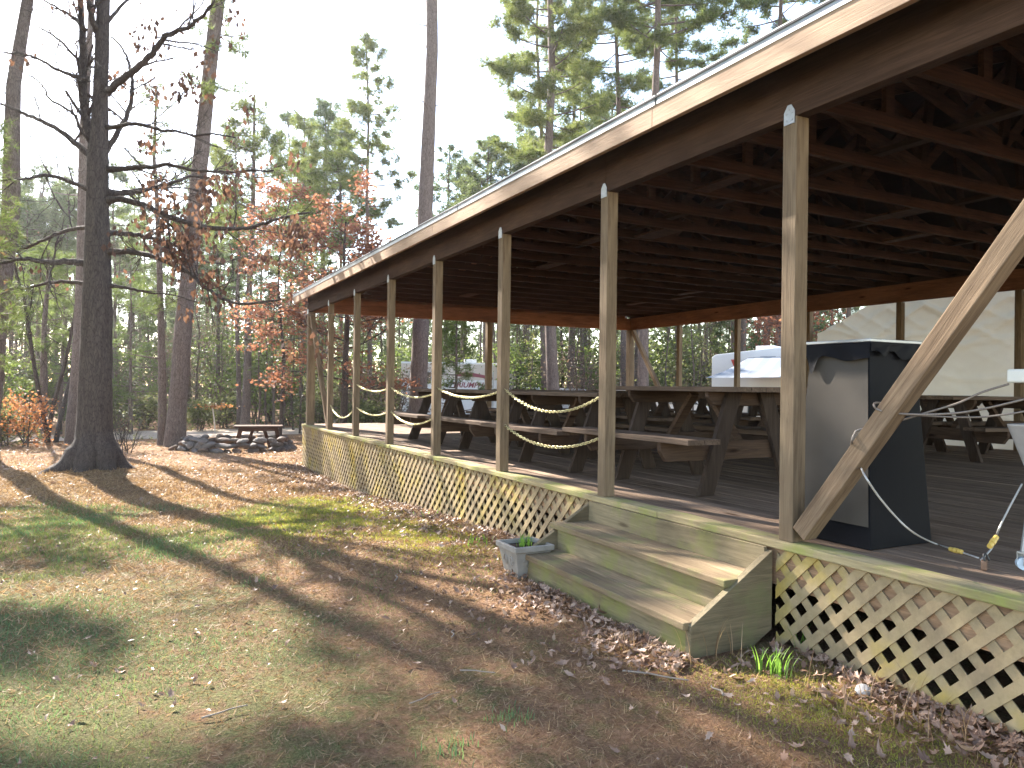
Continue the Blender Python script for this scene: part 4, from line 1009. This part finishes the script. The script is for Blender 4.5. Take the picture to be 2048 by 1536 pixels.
# thin saplings standing in the wood
SP = 'thin saplings at the edge of the wood'
o = leafy_tree('sapling', (0, 0, 0), 6.5, .04, 1.3, 130, 'shrub', 700, .10, lev=3, nl=14, crown0=.3, horiz=.7, clump=.16, bark='farbark'); sk = kids(o); first = True
for px, dd, s in ((515, 25, .9), (535, 27, 1), (552, 26, .8), (568, 28, 1), (588, 27, 1.1), (600, 25, .9), (640, 27, 1), (695, 26, 1), (720, 28, .9), (1040, 30, 1), (1062, 28, .9), (1150, 30, 1.1), (1202, 27, 1), (1218, 30, .9), (1330, 28, 1.1), (1388, 26, 1), (1400, 29, .9), (445, 30, .9), (28, 27, 1)):
    p = base_at(px, dd)
    if first: q = o; q.location = tuple(p); q.scale = (s,)*3; first = False
    else: q = copy_tree(o, sk, tuple(p), px*.7, (s,)*3)
    tag(q, 'thin green leaved sapling at the edge of the wood', 'tree', SP)
# the far wood that reads as one mass
def far_wood():
    rg = np.random.default_rng(140); nb = NB(); P = []
    for k in range(420):
        a = rg.uniform(-62, 75); dd = rg.uniform(62, 95); az = YAW+R(a); x = CAM[0]+math.sin(az)*dd; y = CAM[1]+math.cos(az)*dd; h = rg.uniform(6, 10.5); g = float(gz(x, y))
        if k % 3 == 0: nb.add(*tube_np(np.array([[x, y, g], [x+.1, y, g+h*.5], [x+.2, y, g+h]]), np.array([.16, .1, .04]), 4))
        m_ = 42; z = rg.uniform(.5, h, m_); r = 2.4*(1-z/h*.6); P.append(np.stack([x+rg.normal(0, .5, m_)*r, y+rg.normal(0, .5, m_)*r, g+z], 1))
    P = np.concatenate(P); V, Fc = needles(P, np.tile([0, 0, 1.0], (len(P), 1)), 9, .8, .12, rg); o = np_mesh('far_wood', V, Fc, M['pine_far'])
    tag(o, 'hazy line of woodland closing the view behind the trees', 'woodland', kind='stuff')
    t_ = nb.build('trunks', M['farbark'], o)
far_wood()

# =================================================================== GRASS, LITTER, SMALL PLANTS
def in_deck(x, y): return (x > -.03) & (y < Y1)
def in_steps(x, y): return (x > -.60) & (y > .05) & (y < 1.9)
def blades(n, xr, yr, ln, wd, mat, name, label, seed, mask, up=1.0, jit=.6, nearbias=True):
    rg = np.random.default_rng(seed); m_ = n*3
    d_ = (rg.random(m_)**1.25)*(yr[1]-yr[0])+yr[0] if nearbias else rg.uniform(yr[0], yr[1], m_)
    x = rg.uniform(xr[0], xr[1], m_); y = d_; ok = ~in_deck(x, y) & ~in_steps(x, y) & (rg.random(m_) < mask(x, y))
    # keep only what the lawn in view needs
    dx, dy = x-CAM[0], y-CAM[1]; an = np.degrees(np.arctan2(dx, dy))-np.degrees(YAW); ok &= (np.abs(an) < 46)
    x, y = x[ok][:n], y[ok][:n]; k = len(x); P = np.stack([x, y, gz(x, y)-.004], 1)
    D = unit(np.stack([rg.normal(0, jit, k), rg.normal(0, jit, k), np.full(k, up)], 1)); dist = np.hypot(x-CAM[0], y-CAM[1]); sc_ = np.clip(dist/4.5, .8, 2.6)[:, None]
    l_ = ln*rg.uniform(.5, 1.3, (k, 1))*np.clip(sc_, 1, 1.5); s_ = unit(np.cross(D, rg.standard_normal((k, 3))))*wd*.5*sc_
    V = np.stack([P-s_, P+s_, P+D*l_], 1).reshape(-1, 3); o = np_mesh(name, V, np.arange(k*3).reshape(-1, 3), M[mat]); tag(o, label, name.replace('_', ' '), kind='stuff')
nz1 = lambda x, y: vnoise(x, y, 1.15, 1)*.6+vnoise(x, y, .35, 2)*.4
wall_d = lambda x, y: np.where((y > .0) & (y < 1.95), -.62-x, -x)     # distance from pavilion or steps
leaf_zone = lambda x, y: np.exp(-np.clip(wall_d(x, y), 0, 9)/.38)
blades(110000, (-11, 0), (-1.6, 11), .030, .0045, 'grass', 'grass', 'short patchy green lawn grass', 201, lambda x, y: sstep(.50, .66, nz1(x, y))*(1-leaf_zone(x, y))*.9*(1-sstep(6.5, 10, y)))
blades(90000, (-11, -1.4), (-1.6, 10), .032, .0045, 'grassdark', 'cool_grass', 'deeper green grass on the left of the lawn', 202, lambda x, y: sstep(.34, .56, vnoise(x, y, .9, 6))*sstep(-1.5, -3.2, x)*(1-sstep(6.5, 9, y)))
blades(170000, (-12, 0), (-1.6, 13), .050, .0048, 'straw', 'dry_straw', 'dry brown grass and pine straw over the lawn', 203, lambda x, y: .25+.75*sstep(.62, .45, nz1(x, y)), up=.35, jit=.9)
blades(60000, (-14, 3), (7.5, 22), .05, .0045, 'straw', 'dry_straw', 'pine straw on the bare ground round the fire ring', 206, lambda x, y: .35+.65*sstep(.35, .6, vnoise(x, y, .8, 9)), up=.25, jit=.9, nearbias=False)
def mossmask(x, y):
    a = np.exp(-((x+.70)**2/.12+(y-3.6)**2/.8))+np.exp(-((x+.70)**2/.14+(y-5.9)**2/2.2))+np.exp(-((x+.40)**2/.14+(y+.55)**2/.35))+.5*np.exp(-((x+1.5)**2/.3+(y-5.0)**2/1.2))
    return np.clip(a, 0, 1)*sstep(.35, .6, vnoise(x, y, .3, 8)+.15)
blades(110000, (-2.2, 0), (-1.6, 8), .020, .005, 'moss', 'moss', 'bright yellow green moss patches near the lattice', 204, mossmask)
def leaf_shape():
    r = [.52, .30, .30, .24, .34, .26, .40, .28, .50, .28, .38, .25, .33, .22, .32, .29]; n = len(r)
    V = [(0, 0, 0)]+[(math.cos(2*math.pi*i/n)*r[i]*1.25, math.sin(2*math.pi*i/n)*r[i]*.80, 0) for i in range(n)]
    return np.array(V), np.array([(0, i+1, (i+1) % n+1) for i in range(n)])
LV, LF = leaf_shape()
def litter(P, size, seed, mat, name, label, cat, tilt=.45):
    rg = np.random.default_rng(seed); n = len(P); V0 = LV[None].repeat(n, 0).copy(); s = size*rg.uniform(.5, 1.25, (n, 1, 1))
    V0[:, :, 2] = rg.uniform(.3, 2.2, (n, 1))*V0[:, :, 1]**2+rg.uniform(-.6, 1.4, (n, 1))*V0[:, :, 0]**2+rg.uniform(-.6, .6, (n, 1))*V0[:, :, 0]*V0[:, :, 1]; V0[:, 1:, :2] *= rg.uniform(.75, 1.25, (n, V0.shape[1]-1, 1)); V0 *= s
    az = rg.uniform(0, 6.28, n); a = rg.normal(0, tilt, n); b = rg.normal(0, tilt, n)
    cz, sz, ca, sa, cb, sb = np.cos(az), np.sin(az), np.cos(a), np.sin(a), np.cos(b), np.sin(b); O = np.zeros(n); I = np.ones(n)
    Rz = np.stack([cz, -sz, O, sz, cz, O, O, O, I], 1).reshape(n, 3, 3); Rx = np.stack([I, O, O, O, ca, -sa, O, sa, ca], 1).reshape(n, 3, 3); Ry = np.stack([cb, O, sb, O, I, O, -sb, O, cb], 1).reshape(n, 3, 3)
    V = np.einsum('nij,nkj->nki', Rz @ Rx @ Ry, V0)+P[:, None, :]
    Fc = (LF[None]+np.arange(n)[:, None, None]*len(LV)).reshape(-1, 3); o = np_mesh(name, V.reshape(-1, 3), Fc, M[mat]); tag(o, label, cat, kind='stuff'); return o
rg = np.random.default_rng(301); n = 9500
y = rg.uniform(-2.2, 12.6, n); d_ = rg.exponential(.17, n)*np.where((y > 1.9) & (y < 4.5), 2.1, np.where(y < 0, 1.2, 1.0)); x = np.where((y > 0) & (y < 1.93), -.61-d_, -.02-d_); keep = (x > -3.2) & ~((y > .05) & (y < 1.93) & (x > -.60)) & (rg.random(n) < .35+.65*sstep(.35, .55, vnoise(x, y, .5, 4)))
x, y = x[keep], y[keep]; litter(np.stack([x, y, gz(x, y)+rg.uniform(.005, .04, len(x))], 1), .052, 302, 'litter', 'leaf_litter', 'drift of dead oak leaves along the lattice and steps', 'leaf litter')
n = 5600; x = rg.uniform(-9, -.2, n); y = -1.5+rg.random(n)**.8*13; ok = ~in_steps(x, y) & (rg.random(n) < .2+.8*sstep(.45, .6, vnoise(x, y, .9, 5))*sstep(-6, -.5, x)); x, y = x[ok], y[ok]
litter(np.stack([x, y, gz(x, y)+.018], 1), .038, 303, 'litter', 'scattered_leaves', 'single dead leaves scattered over the lawn', 'fallen leaves')
n = 3200; x = rg.uniform(-11, 2.5, n); y = rg.uniform(8, 21, n); ok = ~in_deck(x, y) & (rg.random(n) < .2+.8*sstep(.4, .6, vnoise(x, y, 1.3, 7))); x, y = x[ok], y[ok]
litter(np.stack([x, y, gz(x, y)+.02], 1), .085, 304, 'litter', 'scattered_leaves', 'dead leaves on the bare ground near the fire ring', 'fallen leaves')
# sticks on the lawn
def stick(px, py, L_, az, r, label):
    p = on_ground(px, py); rg = np.random.default_rng(int(px)); d_ = np.array([math.cos(az), math.sin(az), 0])
    pts = np.array([-d_*L_/2, -d_*L_*.15+[.008, -.006, .006], d_*L_*.2+[-.006, .008, .004], d_*L_/2+[0, 0, .006]]); root = MB(); root.tube(smooth_pts(pts, 12), np.linspace(r, r*.6, 12), 6)
    o = root.build('stick', M['stick'], smooth=True); o.location = (p[0], p[1], p[2]+.018); tag(o, label, 'stick', 'sticks lying on the lawn')
stick(955, 1352, .17, R(-40), .004, 'pale straight stick on the shaded lawn below the steps')
stick(1310, 1360, .30, R(-50), .005, 'longer grey stick pointing to the bottom of the steps')
stick(905, 1275, .10, R(60), .004, 'short curved pale twig at the middle of the lawn')
stick(1434, 1390, .09, R(80), .005, 'short reddish stick standing out near the stair stringer')
stick(850, 1405, .16, R(15), .003, 'thin pale twig on the lower middle of the lawn')
stick(450, 1433, .18, R(10), .004, 'thin grey twig on the lower left of the lawn')
stick(793, 1160, .16, R(65), .005, 'twig among the leaves left of the planter')
stick(1072, 1190, .15, R(30), .007, 'stout grey stick at the foot of the planter')
# stones by the steps
def rock_mesh(seed, sx, sy, sz, mat, name='stone', sub=2):
    rg = np.random.default_rng(seed); bm = bmesh.new(); bmesh.ops.create_icosphere(bm, subdivisions=sub, radius=1)
    pl = unit(rg.standard_normal((9, 3))); cut = rg.uniform(.62, .95, 9)
    for v in bm.verts:
        p = np.array(v.co); 
        for n_, c_ in zip(pl, cut):
            e = p @ n_-c_
            if e > 0: p = p-n_*e*.92
        p = p*(1+rg.normal(0, .02)); v.co = Vector((p[0]*sx, p[1]*sy, p[2]*sz))
    me = bpy.data.meshes.new(name); bm.to_mesh(me); bm.free(); return link_mesh(name, me, M[mat])
for k, (px, py, s, lb) in enumerate(((1268, 1262, .035, 'largest rounded stone lying before the bottom step'), (1292, 1296, .022, 'small pale stone at the right end of the bottom step'), (1238, 1277, .022, 'small tan stone left of the largest one by the bottom step'), (1274, 1258, .02, 'small stone leaning on the largest one by the step'))):
    p = on_ground(px, py); o = rock_mesh(400+k, s, s*.8, s*.7, 'rock2'); o.location = (p[0], p[1], p[2]+s*.4); tag(o, lb, 'stone', 'stones before the bottom step')
p = on_ground(1742, 1392); o = rock_mesh(410, .036, .034, .03, 'rock'); o.location = (p[0]-.05, p[1], p[2]+.03); o.data.materials[0] = plain('pale_stone', (.28, .26, .245), .9, 0, .2, 9, .2, .5); tag(o, 'pale round stone against the lattice at lower right', 'stone')
# green shoots and weeds
def shoots(px, py, n, ln, label, spread=.05, mat='shoot', wd=.008, z=None, name='green_shoots', parent_loc=None):
    rg = np.random.default_rng(int(px*7+py)); p = on_ground(px, py) if parent_loc is None else np.array(parent_loc)
    V = []; Fq = []; 
    for k in range(n):
        b = np.array([rg.normal(0, spread), rg.normal(0, spread), 0]); az = rg.uniform(0, 6.28); d_ = np.array([math.cos(az), math.sin(az), 0]); L_ = ln*rg.uniform(.55, 1.1); s_ = np.array([-d_[1], d_[0], 0])*wd/2
        for q in range(5): t = q/4; c = b+d_*L_*.35*t*t+np.array([0, 0, L_*(t-.12*t*t)]); w_ = s_*(1-t**2*.93); V += [c-w_, c+w_]
        o_ = k*10; Fq += [(o_+2*q, o_+2*q+1, o_+2*q+3, o_+2*q+2) for q in range(4)]
    o = np_mesh(name, np.array(V), np.array(Fq), M[mat]); o.location = tuple(p); return tag(o, label, 'plant', 'small plants by the skirting')
shoots(1530, 1345, 16, .13, 'clump of green bulb shoots just right of the steps', .03)
shoots(1562, 1352, 18, .14, 'brightest clump of bulb shoots, beside the first clump', .03)
shoots(1600, 1300, 12, .15, 'green shoots growing right up against the lattice', .025)
shoots(877, 1032, 26, .10, 'tuft of green grass at the foot of the lattice, mid way along', .09)
shoots(730, 1000, 26, .09, 'bright grass tuft beside the leaves farther along the lattice', .16)
shoots(950, 1090, 20, .10, 'grass tuft between the planter and the lattice', .08)
shoots(1425, 1310, 22, .22, 'wispy dry weeds standing against the stair stringer', .10, 'straw', .0035, name='dry_weed')
shoots(1700, 1420, 26, .20, 'dry weed stems in front of the lattice at lower right', .14, 'straw', .0035, name='dry_weed')
shoots(1850, 1470, 26, .24, 'dry weed stems nearest the right edge', .16, 'straw', .0035, name='dry_weed')
shoots(1255, 1300, 30, .12, 'brown weed tangle at the right foot of the steps', .06, 'straw', .004, name='dry_weed')
for px, py, s in ((150, 1120, .22), (520, 1160, .16), (905, 1500, .10), (1030, 1440, .10), (700, 1040, .12), (640, 1110, .16)):
    shoots(px, py, 60, .045, 'thicker tuft of lawn grass', s*.5, 'grassdark', .005, name='grass_tuft')
pl_ = pl_root.location
shoots(2, 5, 34, .10, 'green leafy plant growing in the grey planter', .03, parent_loc=(pl_.x+.02, pl_.y+.02, pl_.z+.204), name='potted_plant')

# =================================================================== FIRE RING AND TRESTLE
rg = np.random.default_rng(500); c0 = on_ground(478, 902); cxr, cyr = c0[0], c0[1]+.55
pr = [rock_mesh(510+k, *s, 'rock' if k % 3 else 'rock2', 'field_stone') for k, s in enumerate(((.19, .13, .07), (.15, .11, .09), (.22, .12, .06), (.12, .11, .09), (.17, .13, .08), (.25, .10, .07)))]
cnt = 0
for lay, (n, rr, zz) in enumerate(((32, 1.30, .04), (30, 1.22, .16), (22, 1.17, .27))):
    for k in range(n):
        a = 6.283*k/n+lay*.11+rg.normal()*.06; r = rr+rg.normal()*.08; x, y = cxr+math.cos(a)*r, cyr+math.sin(a)*r*.85
        src = pr[cnt % 6] if cnt < 6 else None; o = src if src is not None else pr[int(rg.integers(0, 6))].copy()
        if src is None: COL.objects.link(o)
        s = rg.uniform(.8, 1.2); o.location = (x, y, float(gz(x, y))+zz+rg.normal()*.012); o.rotation_euler = (rg.normal()*.25, rg.normal()*.25, a+1.57+rg.normal()*.4); o.scale = (s, s, s)
        tag(o, ('grey field stone in the bottom course of the fire ring', 'grey field stone in the middle of the fire ring wall', 'field stone on top of the fire ring')[lay], 'stone', 'stones of the fire ring'); cnt += 1
def trestle():
    p = base_at(518, 19.2); root = empty('trestle_table', tuple(p), R(-10)); tag(root, 'low brown wooden trestle table behind the stone fire ring', 'table')
    wx = wood('trestle_wood', (.11, .06, .042), (.05, .027, .02), 'x'); h = .60
    d = MB(); 
    for k in range(4): d.box(-.60, .60, -.34+k*.17, -.34+k*.17+.16, h-.04, h)
    d.build('tabletop', wx, root, bevel=.004)
    for sy in (-.3, .3):
        d = MB(); d.box(-.46, .46, sy-.02, sy+.02, h-.13, h-.042); d.build('apron', wx, root)
    for sx in (-1, 1):
        for sy in (-.28, .28):
            d = MB(); d.bar((sx*.55, sy, 0), (sx*.43, sy, h-.05), .09, .04, up=(0, 1, .01)); d.build('leg', wx, root)
            d = MB(); d.bar((sx*.30, sy*.7, 0), (sx*.12, sy*.7, h-.05), .07, .04, up=(0, 1, .01)); d.build('leg', wx, root)
trestle()
def marker():
    p = base_at(432, 24.5); root = empty('marker_post', tuple(p)); tag(root, 'thin pale leaning post with orange leaves at its head by the track', 'post')
    d = MB(); d.tube([(0, 0, -.1), (-.05, 0, .5), (-.10, 0, .86)], .022, 8); d.build('post', plain('pale_post', (.42, .38, .32), .7), root)
    rg = np.random.default_rng(3); c = np.array([-.02, 0, .92])+rg.normal(0, 1, (160, 3))*np.array([.28, .1, .05]); V, Fc = leafquads(c, .09, rg); np_mesh('leaves', V, Fc, M['orange'], root)
marker()

# =================================================================== VEHICLES BEHIND THE PAVILION
M['white'] = plain('white_gelcoat', (.62, .62, .62), .3, 0, .05, 2); M['beige'] = plain('beige_panel', (.50, .44, .38), .4, 0, .06, 2)
M['glass'] = plain('dark_glass', (.02, .025, .03), .08, 0, .05); M['tyre'] = plain('tyre_rubber', (.02, .02, .02), .85); M['redtrim'] = plain('red_trim', (.42, .06, .05), .4); M['maroon'] = plain('maroon_letters', (.22, .05, .07), .5)
def face_root(name, px, dd, rz_extra, label, cat, group=None):
    p = base_at(px, dd); root = empty(name, tuple(p)); d = ray(px, 780); rz = math.atan2(d[1], d[0])-math.pi/2+rz_extra; root.rotation_euler = (0, 0, rz); return tag(root, label, cat, group)
def wheel(root, x, y, r=.33, w_=.2):
    d = MB(); d.tube([(x, y-w_/2, r), (x, y+w_/2, r)], r, 24); o = d.build('wheel', M['tyre'], root, bevel=.02)
    d = MB(); d.tube([(x, y-w_/2-.01, r), (x, y-w_/2+.02, r)], r*.55, 20); d.build('rim', M['metal'], o)
def windowp(root, x0, x1, z0, z1, y):
    d = MB(); d.box(x0-.03, x1+.03, y-.012, y+.01, z0-.03, z1+.03); f = d.build('window', M['metal'], root, bevel=.01)
    d = MB(); d.box(x0, x1, y-.018, y-.010, z0, z1); d.build('pane', M['glass'], f)
def travel_trailer():
    r = face_root('travel_trailer', 955, 30, R(4), 'white and beige travel trailer with maroon lettering behind the young pine', 'trailer')
    x0, x1, h = -3.1, 1.55, 2.62
    d = MB(); d.prism([(x0, .45), (x1-.15, .45), (x1, .75), (x1+.02, 2.2), (x1-.25, h), (x0, h)], 'y', 0, 2.4); d.build('body', M['beige'], r, bevel=.05, seg=3)
    d = MB(); d.box(x0+.02, x1-.2, -.012, .0, .50, 1.96); d.build('white_panel', M['white'], r, bevel=.004)
    d = MB(); n = 14; up = [(-.85+1.5*i/n, 2.02+.20*math.sin(math.pi*.62*(1-i/n))+.05) for i in range(n+1)]; lo = [(-.85+1.5*i/n, 1.98+.13*math.sin(math.pi*.62*(1-i/n))) for i in range(n, -1, -1)]
    d.prism(up+lo, 'y', -.016, -.002); d.build('swoosh', M['maroon'], r)
    cu = bpy.data.curves.new('lettering', 'FONT'); cu.body = 'TRIUMPH'; cu.size = .30; cu.extrude = .006; cu.shear = .28; cu.offset = .007; cu.materials.append(M['maroon'])
    tmp = bpy.data.objects.new('lettering_curve', cu); COL.objects.link(tmp); me_ = bpy.data.meshes.new_from_object(tmp); bpy.data.objects.remove(tmp); t_ = bpy.data.objects.new('lettering', me_); COL.objects.link(t_); t_.parent = r; t_.location = (-1.05, -.020, 1.66); t_.rotation_euler = (math.pi/2, 0, 0)
    windowp(r, -2.6, -1.9, 1.8, 2.25, -.0); d = MB(); d.box(x1-.95, x1-.9, -.02, -.0, .6, 2.3); d.build('door_edge', M['metal'], r)
    d = MB(); d.box(x0, x1-.3, .1, 2.3, h, h+.05); d.box(-.5, 0, .9, 1.5, h+.04, h+.22); d.build('roof', M['white'], r, bevel=.02)
    wheel(r, -1.1, .12); wheel(r, -.35, .12)
travel_trailer()
def camper():
    r = face_root('camper_van', 1570, 17.2, R(-14), 'white camper with red trim and a striped blue grey awning behind the back posts', 'camper'); h = 2.50
    d = MB(); d.prism([(-1.70, .5), (4.6, .5), (4.6, h+.15), (-.2, h+.15), (-1.68, h), (-1.76, h-.06), (-1.76, .8)], 'y', 0, 2.3); d.build('body', M['white'], r, bevel=.02, seg=2)
    for x_ in (-.9, .9): d = MB(); d.box(x_, x_+.5, .7, 1.3, h+.03, h+.24); d.build('roof_vent', M['white'], r, bevel=.04)
    d = MB(); d.box(-.15, 4.5, -.008, .0, h-.42, h-.30); d.build('grey_band', M['metal'], r)
    d = MB(); d.prism([(-1.28, h-.12), (-1.12, h-.12), (-.98, h-.52), (-1.12, h-.52)], 'y', -.012, -.0); d.build('red_stripe', M['redtrim'], r)
    windowp(r, -.55, -.25, 2.25, 2.42, .0); windowp(r, .15, .45, 2.3, 2.45, 0); windowp(r, -.85, -.30, 1.10, 1.50, 0); windowp(r, -1.55, -1.3, 1.25, 1.5, 0); windowp(r, 1.2, 2.2, 1.3, 1.9, 0)
    for k, x in enumerate((.5, .9, 1.3, 1.7, 2.1)): 
        d = MB(); d.box(x, x+.02, -.006, 0, h-.35, h+.05); d.build('roof_rib', M['metal'], r)
    wheel(r, -1.0, .1, .36); wheel(r, 2.6, .1, .36)
    am, t, b, o = nmat('awning_cloth'); v = coords(t); wv = N(t, 'ShaderNodeTexWave'); wv.inputs['Scale'].default_value = .8; wv.bands_direction = 'X'; L(t, v, wv.inputs['Vector'])
    L(t, ramp(t, wv.outputs['Fac'], [(.35, (.13, .15, .18)), (.6, (.20, .22, .25))]), b.inputs['Base Color']); b.inputs['Roughness'].default_value = .6
    n = 14; vs = []
    for i in range(n+1):
        for j in range(7):
            u, w_ = i/n, j/6; vs.append((-.85+3.9*u-.45*w_, -.02-1.75*w_, 2.42-.52*w_-.05*math.sin(math.pi*w_)+.05*u))
    d = MB(); d.add(vs, [(i*7+j, i*7+j+1, (i+1)*7+j+1, (i+1)*7+j) for i in range(n) for j in range(6)]); aw = d.build('awning', am, r)
    for x in (.2, 2.7):
        d = MB(); a, b_, c = (x, -.03, .75), (x-.4, -1.72, 1.68), (x-.2, -.85, 1.05)
        d.bar((x, -.02, 1.6), (x-.72, -1.74, 1.66), .035, .03); d.bar((x, -.02, .9), (x-.72, -1.74, 1.62), .035, .03); d.bar((x-.2, -.5, 1.62), (x-.15, -.45, 1.15), .03, .03); d.build('awning_arm', M['metal'], r)
camper()
def car(px, dd, label, rz, mat):
    r = face_root('parked_car', px, dd, rz, label, 'car', 'cars parked behind the pavilion')
    d = MB(); d.prism([(-2.1, .35), (2.1, .35), (2.15, .8), (1.95, 1.02), (1.3, 1.12), (.75, 1.66), (-1.75, 1.70), (-2.1, 1.2), (-2.15, .7)], 'y', 0, 1.7); d.build('body', mat, r, bevel=.08, seg=3)
    d = MB(); d.prism([(1.18, 1.14), (.72, 1.58), (-.2, 1.60), (-.2, 1.14)], 'y', -.012, .03); d.prism([(-.32, 1.14), (-.32, 1.60), (-1.6, 1.60), (-1.85, 1.16)], 'y', -.012, .03); d.build('side_window', M['glass'], r)
    wheel(r, -1.35, .08); wheel(r, 1.35, .08)
    d = MB(); d.box(2.06, 2.17, .12, .42, .72, .88); d.build('headlight', M['metal'], r, bevel=.02)
car(1330, 26, 'beige parked car seen between the back corner brace and the next post', R(8), M['beige'])
car(1122, 31, 'white parked car behind the twin pine trunks', R(-12), M['white'])
# haze: even air that pales the far wood

def haze():
    d = MB(); d.box(-130, 160, -40, 175, -3.0, 30); me = bpy.data.meshes.new('haze'); me.from_pydata(d.v, [], d.f); mt = bpy.data.materials.new('haze'); mt.use_nodes = True; t = mt.node_tree
    t.nodes.remove(t.nodes['Principled BSDF']); v = t.nodes.new('ShaderNodeVolumePrincipled'); v.inputs['Color'].default_value = (.97, .98, 1, 1); v.inputs['Density'].default_value = HAZE; v.inputs['Anisotropy'].default_value = .6
    t.links.new(v.outputs[0], t.nodes['Material Output'].inputs['Volume']); me.materials.append(mt); o = bpy.data.objects.new('haze', me); COL.objects.link(o); tag(o, 'thin sunlit haze filling the clearing', 'haze', kind='stuff')
HAZE = .0005
haze()
